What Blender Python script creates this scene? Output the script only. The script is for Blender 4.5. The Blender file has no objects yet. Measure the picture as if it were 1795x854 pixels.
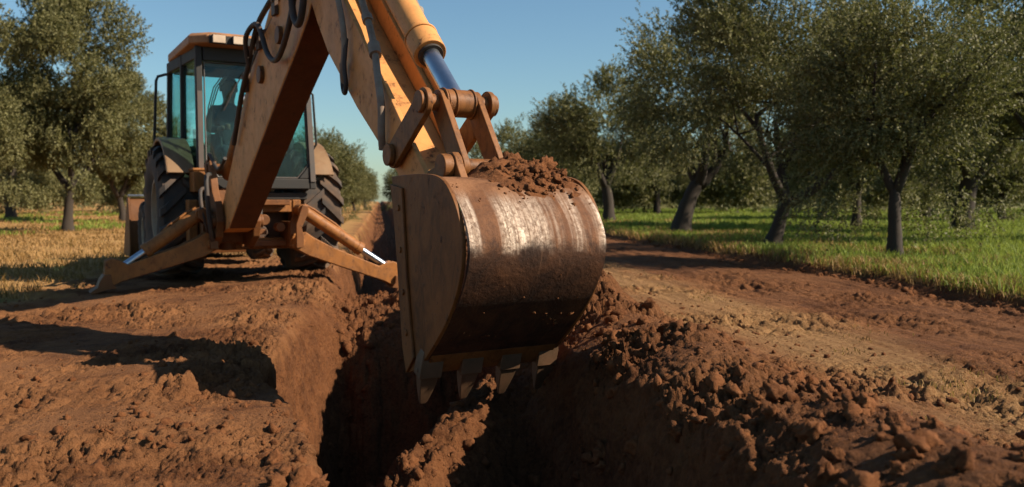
import bpy, bmesh, math, random
import numpy as np
from mathutils import Vector, Matrix, noise as mnoise

random.seed(7)
RNG = np.random.default_rng(11)
S = bpy.context.scene
COL = S.collection
rad = math.radians

# ------------------------------------------------------------------ helpers
def tag(o, label=None, cat=None, group=None, kind=None):
    if label: o['label'] = label
    if cat: o['category'] = cat
    if group: o['group'] = group
    if kind: o['kind'] = kind
    return o

def np_mesh(name, V, faces_list):
    """faces_list: list of (n,k) int arrays"""
    me = bpy.data.meshes.new(name)
    V = np.asarray(V, dtype=np.float32)
    me.vertices.add(len(V)); me.vertices.foreach_set('co', V.ravel())
    loops = np.concatenate([f.ravel() for f in faces_list]).astype(np.int32)
    cnt = np.concatenate([np.full(len(f), f.shape[1], dtype=np.int32) for f in faces_list])
    start = np.concatenate([[0], np.cumsum(cnt)[:-1]]).astype(np.int32)
    me.loops.add(len(loops)); me.loops.foreach_set('vertex_index', loops)
    me.polygons.add(len(cnt)); me.polygons.foreach_set('loop_start', start)
    me.polygons.foreach_set('loop_total', cnt)
    me.update(calc_edges=True)
    me.validate()
    return me

def smooth_all(me):
    me.polygons.foreach_set('use_smooth', np.ones(len(me.polygons), dtype=bool))

def link(name, me, mat=None, parent=None):
    o = bpy.data.objects.new(name, me); COL.objects.link(o)
    if mat is not None and me is not None and len(me.materials) == 0: me.materials.append(mat)
    if parent is not None: o.parent = parent
    return o

def empty(name, loc=(0, 0, 0), rz=0):
    o = bpy.data.objects.new(name, None); COL.objects.link(o)
    o.location = loc; o.rotation_euler = (0, 0, rz); o.empty_display_size = .3
    return o

class MB:
    """collects shapes of ONE part"""
    def __init__(s): s.bm = bmesh.new()
    def poly_prism(s, pts3a, pts3b):
        n = len(pts3a)
        a = [s.bm.verts.new(p) for p in pts3a]; b = [s.bm.verts.new(p) for p in pts3b]
        s.bm.faces.new(a); s.bm.faces.new(b[::-1])
        for i in range(n):
            j = (i+1) % n
            s.bm.faces.new((a[j], a[i], b[i], b[j]))
        return s
    def box(s, lo, hi):
        (x0, y0, z0), (x1, y1, z1) = lo, hi
        return s.poly_prism([(x0,y0,z0),(x0,y1,z0),(x1,y1,z0),(x1,y0,z0)],[(x0,y0,z1),(x0,y1,z1),(x1,y1,z1),(x1,y0,z1)])
    def cyl(s, p0, p1, r0, r1=None, n=20, caps=True):
        r1 = r0 if r1 is None else r1
        return s.tube([p0, p1], [r0, r1], n, caps)
    def tube(s, pts, r, n=12, caps=True, jit=0.0):
        pts = [Vector(p) for p in pts]
        if not isinstance(r, (list, tuple)): r = [r]*len(pts)
        rings = []; prev = None
        for i, p in enumerate(pts):
            t = (pts[min(i+1, len(pts)-1)] - pts[max(i-1, 0)]).normalized()
            if prev is None:
                up = Vector((0, 0, 1)) if abs(t.z) < .9 else Vector((1, 0, 0))
                a = t.cross(up).normalized()
            else:
                a = (prev - t*prev.dot(t)).normalized()
            prev = a; b = t.cross(a)
            ring = []
            for k in range(n):
                an = 2*math.pi*k/n
                rr = r[i]*(1+random.uniform(-jit, jit))
                ring.append(s.bm.verts.new(p + (a*math.cos(an) + b*math.sin(an))*rr))
            rings.append(ring)
        for i in range(len(rings)-1):
            for k in range(n):
                s.bm.faces.new((rings[i][k], rings[i][(k+1) % n], rings[i+1][(k+1) % n], rings[i+1][k]))
        if caps:
            s.bm.faces.new(rings[0][::-1]); s.bm.faces.new(rings[-1])
        return s
    def lathe_x(s, c, prof, n=48, closed=True):
        """prof: list of (dx, radius) revolved around the x axis through c"""
        rings = []
        for dx, r in prof:
            rings.append([s.bm.verts.new((c[0]+dx, c[1]+r*math.cos(2*math.pi*k/n), c[2]+r*math.sin(2*math.pi*k/n))) for k in range(n)])
        m = len(rings)
        for i in range(m if closed else m-1):
            A, B = rings[i], rings[(i+1) % m]
            for k in range(n):
                s.bm.faces.new((A[k], A[(k+1) % n], B[(k+1) % n], B[k]))
        return s
    def build(s, name, mat, parent=None, bevel=0, smooth=35, seg=2):
        bmesh.ops.recalc_face_normals(s.bm, faces=s.bm.faces)
        me = bpy.data.meshes.new(name); s.bm.to_mesh(me); s.bm.free()
        o = link(name, me, mat, parent)
        if smooth:
            smooth_all(me)
            me.set_sharp_from_angle(angle=rad(smooth))
        if bevel:
            b = o.modifiers.new('edge', 'BEVEL'); b.width = bevel; b.segments = seg; b.limit_method = 'ANGLE'; b.angle_limit = rad(40)
            b.harden_normals = True
        return o

# ------------------------------------------------------------------ numpy noise
_perm = np.random.default_rng(3).permutation(512).astype(np.int64)
_perm = np.concatenate([_perm, _perm, _perm])
_ga = np.random.default_rng(4).uniform(0, 2*np.pi, 512)
_gx, _gy = np.cos(_ga), np.sin(_ga)
def perlin(x, y):
    xi = np.floor(x).astype(np.int64); yi = np.floor(y).astype(np.int64)
    xf = x-xi; yf = y-yi; xi &= 511; yi &= 511
    u = xf*xf*xf*(xf*(xf*6-15)+10); v = yf*yf*yf*(yf*(yf*6-15)+10)
    def g(ix, iy, dx, dy):
        h = _perm[_perm[ix & 511] + (iy & 511)] & 511
        return _gx[h]*dx + _gy[h]*dy
    n00 = g(xi, yi, xf, yf); n10 = g(xi+1, yi, xf-1, yf)
    n01 = g(xi, yi+1, xf, yf-1); n11 = g(xi+1, yi+1, xf-1, yf-1)
    return (n00*(1-u)+n10*u)*(1-v) + (n01*(1-u)+n11*u)*v
def fbm(x, y, o=4, lac=2.1, gain=.5):
    s = 0; a = 1
    for i in range(o):
        s = s + a*perlin(x+17.3*i, y-9.1*i); x = x*lac; y = y*lac; a *= gain
    return s
def billow(x, y, o=4, gain=.55):
    s = 0; a = 1
    for i in range(o):
        s = s + a*(np.abs(perlin(x+31.7*i, y+5.3*i))*2-.45); x = x*2.07; y = y*2.07; a *= gain
    return s
def cells(x, y, seed=0):
    # rounded crumbs: height of a packed, jittered layer of lumps
    xi = np.floor(x).astype(np.int64); yi = np.floor(y).astype(np.int64); best = np.zeros_like(x)
    for dx in (-1, 0, 1):
        for dy in (-1, 0, 1):
            cx = xi+dx; cy = yi+dy; h = _perm[_perm[(cx+seed) & 511] + (cy & 511)] & 511
            jx = (h*73 % 512)/512; jy = (h*151 % 512)/512; rr = .35+.55*((h*211 % 512)/512)
            d2 = (x-cx-jx)**2 + (y-cy-jy)**2
            best = np.maximum(best, np.sqrt(np.maximum(rr*rr-d2, 0)))
    return best
def sst(a, b, x):
    t = np.clip((x-a)/(b-a), 0, 1); return t*t*(3-2*t)

# ------------------------------------------------------------------ materials
def new_mat(name):
    m = bpy.data.materials.new(name); m.use_nodes = True
    nt = m.node_tree; nt.nodes.clear()
    out = nt.nodes.new('ShaderNodeOutputMaterial')
    return m, nt, out
class NT:
    def __init__(s, nt): s.nt = nt
    def n(s, t, **k):
        x = s.nt.nodes.new(t)
        for a, b in k.items(): setattr(x, a, b)
        return x
    def l(s, a, b): s.nt.links.new(a, b)
    def coord(s, which='Object', scale=None):
        t = s.n('ShaderNodeTexCoord'); o = t.outputs[which]
        if scale:
            m = s.n('ShaderNodeMapping'); s.l(o, m.inputs[0]); m.inputs['Scale'].default_value = scale; o = m.outputs[0]
        return o
    def noise(s, vec, scale, detail=4, rough=.55, dist=0):
        x = s.n('ShaderNodeTexNoise'); s.l(vec, x.inputs['Vector'])
        x.inputs['Scale'].default_value = scale; x.inputs['Detail'].default_value = detail
        x.inputs['Roughness'].default_value = rough; x.inputs['Distortion'].default_value = dist
        return x.outputs['Fac']
    def ramp(s, f, a, b, c0=(0, 0, 0, 1), c1=(1, 1, 1, 1), interp='LINEAR'):
        r = s.n('ShaderNodeValToRGB'); s.l(f, r.inputs[0]); e = r.color_ramp.elements
        r.color_ramp.interpolation = interp
        e[0].position = a; e[1].position = b; e[0].color = c0; e[1].color = c1
        return r.outputs[0]
    def mix(s, f, a, b, mode='MIX'):
        m = s.n('ShaderNodeMix', data_type='RGBA', blend_type=mode)
        if isinstance(f, (int, float)): m.inputs[0].default_value = f
        else: s.l(f, m.inputs[0])
        for v, i in ((a, 6), (b, 7)):
            if isinstance(v, tuple): m.inputs[i].default_value = v if len(v) == 4 else (*v, 1)
            else: s.l(v, m.inputs[i])
        return m.outputs[2]
    def math(s, op, a, b=None, clamp=False):
        m = s.n('ShaderNodeMath', operation=op, use_clamp=clamp)
        for v, i in ((a, 0), (b, 1)):
            if v is None: continue
            if isinstance(v, (int, float)): m.inputs[i].default_value = v
            else: s.l(v, m.inputs[i])
        return m.outputs[0]
    def maprange(s, v, a, b, c=0, d=1):
        m = s.n('ShaderNodeMapRange', interpolation_type='SMOOTHSTEP'); s.l(v, m.inputs[0])
        m.inputs[1].default_value = a; m.inputs[2].default_value = b; m.inputs[3].default_value = c; m.inputs[4].default_value = d
        return m.outputs[0]
    def bump(s, h, strength=.5, dist=.01):
        b = s.n('ShaderNodeBump'); s.l(h, b.inputs['Height']); b.inputs['Strength'].default_value = strength
        b.inputs['Distance'].default_value = dist
        return b.outputs[0]
    def bsdf(s, color, rough=.6, metal=0, normal=None, spec=.5, **kw):
        p = s.n('ShaderNodeBsdfPrincipled')
        for v, k in ((color, 'Base Color'), (rough, 'Roughness'), (metal, 'Metallic'), (spec, 'Specular IOR Level')):
            if isinstance(v, tuple): p.inputs[k].default_value = v if len(v) == 4 else (*v, 1)
            elif isinstance(v, (int, float)): p.inputs[k].default_value = v
            else: s.l(v, p.inputs[k])
        if normal is not None: s.l(normal, p.inputs['Normal'])
        return p

def make_paint(name, base, dirt=.5, rust=.5, scale=1.0, mud=(0.08, 0.030, 0.011), dust=(0.23, 0.108, 0.046), smear=.45):
    m, nt, out = new_mat(name); N = NT(nt); c = N.coord()
    big = N.noise(c, 2.2*scale, 5, .6, .3); fine = N.noise(c, 26*scale, 5, .65); mid = N.noise(c, 8*scale, 6, .7, .4)
    col = N.mix(N.ramp(big, .3, .75), tuple(x*.74 for x in base), tuple(min(1, x*1.1) for x in base))
    # dust film
    col = N.mix(N.math('MULTIPLY', N.ramp(mid, .42, .72), .55*dirt), col, dust)
    # caked mud and rust blotches
    spots = N.math('MULTIPLY', N.ramp(mid, .56, .66), N.ramp(fine, .40, .60))
    col = N.mix(N.math('MULTIPLY', spots, rust), col, mud)
    sm = N.noise(N.coord('Object', (2.5, 2.5, 1.3)), 2.2*scale, 6, .7, .9)
    col = N.mix(N.math('MULTIPLY', N.ramp(sm, .46, .68), .75*smear), col, mud)
    sc = N.noise(N.coord('Object', (60, 4, 4)), 3*scale, 3, .6)
    col = N.mix(N.math('MULTIPLY', N.ramp(sc, .66, .72), .5), col, (0.07, 0.035, 0.02))
    rough = N.math('ADD', N.math('MULTIPLY', mid, .35), .38)
    nrm = N.bump(N.math('ADD', N.math('MULTIPLY', fine, .4), N.math('MULTIPLY', spots, .8)), .35, .006)
    p = N.bsdf(col, rough, 0, nrm, .22); N.l(p.outputs[0], out.inputs[0])
    return m

def make_simple(name, base, rough=.5, metal=0, dirt=0, bump=0, scale=20, dirtcol=(0.16, 0.075, 0.035)):
    m, nt, out = new_mat(name); N = NT(nt); c = N.coord()
    f = N.noise(c, scale, 5, .65); g = N.noise(c, scale*.2, 4, .6)
    col = N.mix(f, tuple(x*.8 for x in base), tuple(min(1, x*1.15) for x in base))
    if dirt: col = N.mix(N.math('MULTIPLY', N.ramp(g, .4, .7), dirt), col, dirtcol)
    r = N.math('ADD', N.math('MULTIPLY', g, .25), rough-.1)
    p = N.bsdf(col, r, metal, N.bump(f, bump, .004) if bump else None)
    N.l(p.outputs[0], out.inputs[0]); return m

M = {}
M['paint'] = make_paint('worn_orange_paint', (0.29, 0.112, 0.028), .8, 1.0, 1.6, smear=.8)
M['paint_boom'] = make_paint('boom_orange_paint', (0.62, 0.275, 0.085), .55, 1.0, 1.1, smear=.25)
M['paint_roof'] = make_paint('roof_paint', (0.36, 0.17, 0.075), .6, .4)
M['fender'] = make_paint('dusty_fender_paint', (0.22, 0.135, 0.072), .7, .35)
M['rusty'] = make_paint('rusty_steel_paint', (0.16, 0.062, 0.02), .8, .9, 1.6, (0.04, 0.016, 0.007), (0.17, 0.076, 0.03))
M['shade_red'] = make_paint('painted_shade_red', (0.095, 0.026, 0.010), .3, .9, 1.6, (0.03, 0.012, 0.006))  # for the boom underside: shade put into a darker red
M['muddy_link'] = make_paint('muddy_link_paint', (0.22, 0.086, 0.024), 1.0, 1.0, 2.6, (0.045, 0.017, 0.006), (0.17, 0.07, 0.025), .9)
M['frame_black'] = make_simple('black_cab_frame', (0.014, 0.012, 0.010), .7, 0, .25, .1, 20, (0.05, 0.03, 0.018))
M['frame_grey'] = make_simple('grey_post_trim', (0.06, 0.052, 0.046), .55, 0, .3)
M['rubber'] = make_simple('tyre_rubber', (0.036, 0.030, 0.026), .9, 0, .85, .4, 14, (0.15, 0.083, 0.044))
M['hose'] = make_simple('hose_rubber', (0.022, 0.018, 0.015), .7, 0, .45, .1, 30, (0.12, 0.07, 0.045))
M['hose_grey'] = make_simple('grey_hose_rubber', (0.20, 0.165, 0.125), .75, 0, .6, .15, 60)
M['chrome'] = make_simple('chrome_rod', (0.45, 0.48, 0.52), .3, 1, .12)
M['seat'] = make_simple('black_vinyl', (0.02, 0.02, 0.021), .6)
M['lens'] = make_simple('lamp_lens', (0.55, 0.42, 0.30), .25, 0, .3)
M['dark_iron'] = make_simple('dark_iron', (0.05, 0.033, 0.024), .6, .3, .5, .3)
M['rim'] = make_paint('rim_paint', (0.32, 0.25, 0.17), .6, .4)

def make_glass():
    m, nt, out = new_mat('teal_tinted_glass'); N = NT(nt)
    t = N.n('ShaderNodeBsdfTransparent'); t.inputs[0].default_value = (0.76, 0.955, 0.945, 1)
    g = N.n('ShaderNodeBsdfGlossy'); g.inputs[0].default_value = (.85, .95, .95, 1); g.inputs['Roughness'].default_value = .03
    d = N.n('ShaderNodeBsdfDiffuse'); d.inputs[0].default_value = (0.20, 0.17, 0.13, 1)
    fr = N.n('ShaderNodeFresnel'); fr.inputs[0].default_value = 1.5
    ms = N.n('ShaderNodeMixShader'); N.l(N.math('MULTIPLY', fr.outputs[0], .45), ms.inputs[0]); N.l(t.outputs[0], ms.inputs[1]); N.l(g.outputs[0], ms.inputs[2])
    dust = N.ramp(N.noise(N.coord(), 3, 5, .6), .3, .8, (.01,)*3+(1,), (.045,)*3+(1,))
    m2 = N.n('ShaderNodeMixShader'); N.l(dust, m2.inputs[0]); N.l(ms.outputs[0], m2.inputs[1]); N.l(d.outputs[0], m2.inputs[2])
    N.l(m2.outputs[0], out.inputs[0]); return m
M['glass'] = make_glass()

def make_bucket_mat():
    # object coords: x across, y/z in the swing plane (metres, world-sized)
    m, nt, out = new_mat('worn_bucket_steel'); N = NT(nt); c = N.coord()
    sep = N.n('ShaderNodeSeparateXYZ'); N.l(c, sep.inputs[0]); z = sep.outputs[2]
    streak = N.noise(N.coord('Object', (1, .07, .07)), 13, 4, .62, .1)
    mid = N.noise(c, 7, 6, .7, .5); fine = N.noise(c, 45, 5, .7); big = N.noise(c, 2.4, 4, .6)
    rust = N.mix(N.ramp(mid, .3, .7), (0.070, 0.025, 0.009), (0.165, 0.066, 0.024))
    rust = N.mix(N.math('MULTIPLY', N.ramp(fine, .5, .72), .5), rust, (0.035, 0.016, 0.008))
    soil = N.mix(fine, (0.15, 0.066, 0.028), (0.27, 0.125, 0.055))
    # scraped steel on the shoulder, broken by mud that has run down in columns
    colm = N.noise(N.coord('Object', (1, .04, .04)), 8, 3, .6)
    zr = N.math('ADD', z, N.math('MULTIPLY', N.math('SUBTRACT', mid, .5), .22))
    band = N.math('MULTIPLY', N.maprange(zr, .655, .74), N.maprange(N.math('ADD', z, N.math('MULTIPLY', colm, .22)), 1.08, .98))
    wear = N.math('MULTIPLY', band, N.ramp(N.math('ADD', N.math('MULTIPLY', colm, .6), N.math('MULTIPLY', streak, .4)), .42, .56))
    wear = N.math('MULTIPLY', wear, N.ramp(fine, .46, .66, (1, 1, 1, 1), (.25, .25, .25, 1)))
    scratch = N.noise(N.coord('Object', (1, .03, .03)), 75, 3, .7)
    steel = N.mix(N.ramp(scratch, .35, .65), (0.22, 0.155, 0.105), (0.54, 0.43, 0.335))
    lower_shade = N.math('MULTIPLY', N.maprange(zr, .735, .68), N.ramp(big, .25, .5, (.55,)*3+(1,), (.97,)*3+(1,)))  # lower back darkened: overhang shade painted in, with a ragged muddy edge
    col = N.mix(lower_shade, rust, N.mix(N.ramp(mid, .4, .65), (0.020, 0.0075, 0.003), (0.060, 0.022, 0.008)))
    col = N.mix(N.math('MULTIPLY', N.ramp(scratch, .60, .68), .35), col, (0.12, 0.06, 0.03))
    col = N.mix(wear, col, steel)
    cling = N.math('MULTIPLY', N.maprange(N.math('ADD', z, N.math('MULTIPLY', streak, .14)), .96, 1.06), N.ramp(mid, .36, .54))
    col = N.mix(cling, col, soil)
    metal = N.math('MULTIPLY', wear, .2)
    rough = N.mix(wear, (.75, .75, .75), (.55, .55, .55))
    h = N.math('ADD', N.math('MULTIPLY', fine, .5), N.math('MULTIPLY', mid, .8))
    h = N.math('SUBTRACT', h, N.math('MULTIPLY', wear, .25))
    p = N.bsdf(col, rough, metal, N.bump(h, .6, .014), .25); N.l(p.outputs[0], out.inputs[0]); return m
M['bucket'] = make_bucket_mat()
M['bucket_side'] = make_paint('bucket_side_paint', (0.17, 0.062, 0.015), .9, 1.0, 1.9, (0.042, 0.014, 0.004), (0.23, 0.105, 0.034), 1.0)
M['tooth'] = make_simple('worn_tooth_steel', (0.075, 0.042, 0.02), .55, .1, .6, .3, 40)

SOIL_D, SOIL_M, SOIL_L = (0.054, 0.018, 0.0062), (0.143, 0.053, 0.0185), (0.235, 0.104, 0.041)
def make_ground_mat():
    m, nt, out = new_mat('tilled_red_soil_and_turf'); N = NT(nt); c = N.coord()
    sep = N.n('ShaderNodeSeparateXYZ'); N.l(c, sep.inputs[0]); u, v, z = sep.outputs
    big = N.noise(c, .8, 4, .6); mid = N.noise(c, 5, 5, .65, .3); fine = N.noise(c, 34, 6, .7); grit = N.noise(c, 130, 4, .7)
    soil = N.mix(N.ramp(mid, .32, .68), SOIL_D, SOIL_M)
    soil = N.mix(N.math('MULTIPLY', N.ramp(fine, .38, .75), .6), soil, (0.20, 0.086, 0.034))
    soil = N.mix(N.ramp(N.noise(c, 62, 4, .75), .34, .46, (.75, .75, .75, 1), (0, 0, 0, 1)), soil, (0.028, 0.010, 0.004))
    soil = N.mix(N.math('MULTIPLY', N.ramp(grit, .58, .72), .5), soil, (0.28, 0.14, 0.065))
    # dry trodden crust on the level ground
    dry = N.math('MULTIPLY', N.maprange(u, 4.2, 2.6, .45, 1), N.ramp(N.math('ADD', N.math('MULTIPLY', big, .7), N.math('MULTIPLY', mid, .3)), .41, .56))
    dry = N.math('MULTIPLY', dry, N.maprange(z, -.12, .0))
    soil = N.mix(N.math('MULTIPLY', dry, .75), soil, SOIL_L)
    dry_ = N.maprange(N.math('ABSOLUTE', N.math('SUBTRACT', u, 1.4)), .9, .4)
    soil = N.mix(N.math('MULTIPLY', dry_, .55), soil, N.mix(N.ramp(fine, .35, .7), (0.045, 0.015, 0.0055), (0.15, 0.058, 0.021)))
    lines = N.noise(N.coord('Object', (9, .35, 1)), 2.2, 5, .7)
    soil = N.mix(N.math('MULTIPLY', N.maprange(u, 2.0, 2.6), N.ramp(lines, .45, .7, (0, 0, 0, 1), (.6, .6, .6, 1))), soil, (0.085, 0.032, 0.012))
    # straw-coloured strip between the wheel tracks of the road
    stripn = N.noise(N.coord('Object', (1.0, .12, 1)), 3.2, 5, .65)
    uw = N.math('ADD', u, N.math('MULTIPLY', N.math('SUBTRACT', stripn, .5), 1.2))
    strip = N.math('MULTIPLY', N.maprange(uw, 2.0, 2.55), N.maprange(uw, 3.5, 2.9))
    soil = N.mix(N.math('MULTIPLY', strip, N.ramp(fine, .25, .6)), soil, (0.26, 0.145, 0.060))
    # dry grass floor left, green floor right
    edge = N.math('MULTIPLY', N.math('SUBTRACT', N.noise(c, 1.1, 5, .7), .5), 2.2)
    lf = N.math('ADD', N.math('ADD', u, N.math('MULTIPLY', v, -.0)), edge)
    straw = N.maprange(lf, -2.9, -3.7)
    far = N.math('MULTIPLY', N.maprange(v, 12.5, 17), N.maprange(lf, -.3, -1.2))
    strawf = N.math('MULTIPLY', N.math('MAXIMUM', straw, far), N.maprange(v, 7.0, 8.6))
    strawc = N.mix(N.ramp(N.noise(c, 2.2, 5, .7), .35, .65), (0.30, 0.155, 0.055), (0.40, 0.235, 0.085))
    strawc = N.mix(N.ramp(N.noise(c, .45, 3, .6), .58, .68), strawc, (0.12, 0.12, 0.028))
    col = N.mix(strawf, soil, strawc)
    gr = N.maprange(N.math('ADD', u, N.math('MULTIPLY', edge, .22)), 5.55, 5.9)
    grc = N.mix(N.ramp(N.noise(c, .35, 4, .65), .42, .66), (0.05, 0.085, 0.016), (0.20, 0.135, 0.05))
    col = N.mix(gr, col, grc)
    h = N.math('ADD', N.math('MULTIPLY', fine, 1.0), N.math('MULTIPLY', grit, .45))
    nrm = N.bump(h, .9, .03)
    p = N.bsdf(col, .95, 0, nrm, .15); N.l(p.outputs[0], out.inputs[0]); return m
M['ground'] = make_ground_mat()
def make_soil_mat():
    m, nt, out = new_mat('crumbly_red_soil'); N = NT(nt); c = N.coord()
    mid = N.noise(c, 9, 5, .65, .3); fine = N.noise(c, 60, 6, .7)
    col = N.mix(N.ramp(mid, .3, .7), SOIL_D, SOIL_M)
    col = N.mix(N.math('MULTIPLY', N.ramp(fine, .4, .75), .6), col, (0.21, 0.09, 0.036))
    p = N.bsdf(col, .95, 0, N.bump(fine, .8, .012), .15); N.l(p.outputs[0], out.inputs[0]); return m
M['soil'] = make_soil_mat()

def make_leaf(name, dark, light, transl=.25):
    m, nt, out = new_mat(name); N = NT(nt)
    at = N.n('ShaderNodeAttribute', attribute_name='tone')
    geo = N.n('ShaderNodeNewGeometry')
    col = N.mix(at.outputs['Fac'], dark, light)
    col = N.mix(N.math('MULTIPLY', geo.outputs['Backfacing'], .45), col, tuple(min(1, x*1.5+.02) for x in light))
    p = N.bsdf(col, .6, 0, None, .22)
    t = N.n('ShaderNodeBsdfTranslucent'); N.l(N.mix(.5, col, (0.16, 0.19, 0.03)), t.inputs[0])
    ms = N.n('ShaderNodeMixShader'); ms.inputs[0].default_value = transl
    N.l(p.outputs[0], ms.inputs[1]); N.l(t.outputs[0], ms.inputs[2]); N.l(ms.outputs[0], out.inputs[0])
    return m
M['leaf'] = make_leaf('olive_leaf', (0.037, 0.038, 0.010), (0.180, 0.163, 0.064))
M['grass'] = make_leaf('green_grass_blade', (0.055, 0.100, 0.010), (0.26, 0.31, 0.052), .5)
M['straw'] = make_leaf('dry_grass_blade', (0.13, 0.067, 0.020), (0.32, 0.18, 0.062), .3)
M['bark'] = make_simple('olive_bark', (0.034, 0.024, 0.017), .95, 0, .5, 1.0, 24, (0.05, 0.04, 0.028))

# ------------------------------------------------------------------ camera
PITCH = math.atan(77/1500)
cam = bpy.data.cameras.new('camera'); camo = bpy.data.objects.new('camera', cam); COL.objects.link(camo)
camo.location = (0, 0, .9); camo.rotation_euler = (math.pi/2 - PITCH, 0, 0)
cam.sensor_width = 36; cam.lens = 1500/1795*36; cam.clip_start = .05; cam.clip_end = 3000
cam.dof.use_dof = True; cam.dof.focus_distance = 3.9; cam.dof.aperture_fstop = 3.0
S.camera = camo
A = rad(8.8); CA, SA = math.cos(A), math.sin(A)
def uv2w(u, v): return u*CA - v*SA, u*SA + v*CA
def w2uv(x, y): return x*CA + y*SA, -x*SA + y*CA

# ------------------------------------------------------------------ ground
def trench_mounds(u, v):
    """soil lying in the trench, as a floor height"""
    fl = -1.45 + .10*fbm(u*2.1, v*1.3, 3)
    # undug soil left in the trench under the stabiliser foot
    pe = 6.9 + .35*perlin(u*2.0, u*0+9.1)
    fl = np.maximum(fl, -1.45 + (1.22+.12*perlin(u*1.7, v*1.3))*sst(pe-.55, pe+.35, v)*sst(11.6, 9.6, v))
    d = np.exp(-((u-.25)/.5)**2 - ((v-9.2)/.8)**2)
    fl = np.maximum(fl, -1.45 + 1.38*d)
    # slumped spur running from the fill up to the right bank
    t = np.clip(((u-.12)*.45 + (v-3.6)*.89)/1.2, 0, 1)
    cu, cv, cz = .12+.54*t, 3.6+1.07*t, -.27+.17*t
    dd = np.hypot(u-cu, v-cv)
    fl = np.maximum(fl, cz - 1.25*np.maximum(dd-.06, 0))
    # loose fill left under the viewer, dropping off into the pit
    edge = 3.12 + .16*perlin(u*3.1, u*0+2.2)
    fill = -.30 - 1.5*sst(0, .5, v-edge) - 1.1*sst(.34, .62, u) + .05*perlin(u*2.2, v*2.2)
    fl = np.maximum(fl, fill)
    # trench gets shallower far off
    return np.maximum(fl, -1.45 + 1.0*sst(14, 40, v))

def H(u, v, detail=True):
    u = np.asarray(u, float); v = np.asarray(v, float)
    wob = .07*perlin(v*.9, v*0+3.3) + .035*perlin(v*3.1, v*0+8.8)
    lrim = -.60 + .42*sst(4.9, 2.5, v) + wob
    rrim = .93 + .10*perlin(v*.8+40, v*0+1.3) + .05*perlin(v*2.7, v*0+21)
    z = .05*fbm(u*.35, v*.35, 3)*sst(2.3, 5, np.abs(u)+0*v)
    # spoil bank right of the trench, plus unseen heap added to shade the pit
    berm = np.exp(-((u-1.32)/.48)**2)*(.31+.07*perlin(u*1.1, v*.9)) + .50*np.exp(-((u-1.22)/.42)**2 - ((v-7.0)/1.15)**2)
    z = z + berm
    # left bank: slight hump then gentle fall to the grass
    z = z + .05*np.exp(-((u+1.0)/.5)**2) + .025*perlin(u*.9, v*.6)*(u < -.4)
    # road wheel ruts
    road = sst(2.0, 2.4, u)*sst(5.9, 5.5, u)
    z = z + road*(-.035*np.exp(-((u-3.75-.1*perlin(v*.3, v*0))/.28)**2) - .03*np.exp(-((u-4.95)/.3)**2) + .02*perlin(u*7, v*.5) + .012*perlin(u*17, v*1.1))
    # low grassy bank at the road edge
    eb = 5.62+.14*perlin(v*.7, v*0+5)+.06*perlin(v*2.5, v*0)
    z = z + .075*sst(eb-.10, eb+.10, u)
    z = z - .045*np.exp(-((u-eb+.22)/.16)**2)
    rough = np.ones_like(u)*.8
    rough = np.maximum(rough, 1.9*np.exp(-((u-1.3)/.5)**2))
    rough = np.maximum(rough, .95*np.exp(-((u+.9)/.55)**2))
    rough = np.where(u > 5.7, .25, rough)
    rough = rough*np.where(road > .5, .75, 1)
    pat = np.clip(.65+1.9*fbm(u*.9+9, v*.9, 2), .12, 1.7)
    near = sst(30, 12, v)*(v > -3)
    if detail:
        n = .040*billow(u*2.4, v*2.4, 3) + .036*billow(u*7.5+3, v*7.5, 4) + .016*billow(u*24, v*24+7, 3, .6)
        wu = u+.030*perlin(u*9, v*9)+.010*perlin(u*37, v*37+4); wv = v+.030*perlin(u*9+50, v*9)+.010*perlin(u*37+9, v*37)
        close = sst(15, 9, v)*(v > .5)
        m1 = sst(-.15, .5, fbm(u*1.6, v*1.6+30, 3)); m2 = sst(-.3, .35, fbm(u*2.3+11, v*2.3, 3))
        n = n + close*(.046*m1*cells(wu*7.5, wv*7.5) + .034*m2*cells(wu*19, wv*19, 7) + .022*cells(wu*44, wv*44, 13) + .014*billow(u*55, v*55, 2) - .020)
        z = z + n*rough*pat*near
    floor = trench_mounds(u, v)
    if detail: floor = floor + .045*billow(u*5, v*5, 4) + .02*billow(u*21, v*21, 2) + .05*cells(u*9, v*9) + .03*cells(u*22, v*22, 5)
    # walls
    lw = sst(0, 1, (u-lrim+.03)/(.09+.31*sst(4.7, 6.2, v)))           # left wall, sloping
    rw = sst(0, 1, (rrim-u+.05)/.34)
    inside = np.minimum(lw, rw)
    endm = sst(-2.2, -.8, v)                    # trench starts just behind the viewer
    inside = inside*endm
    zz = z*(1-inside) + np.minimum(floor, z)*inside
    return zz

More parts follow.
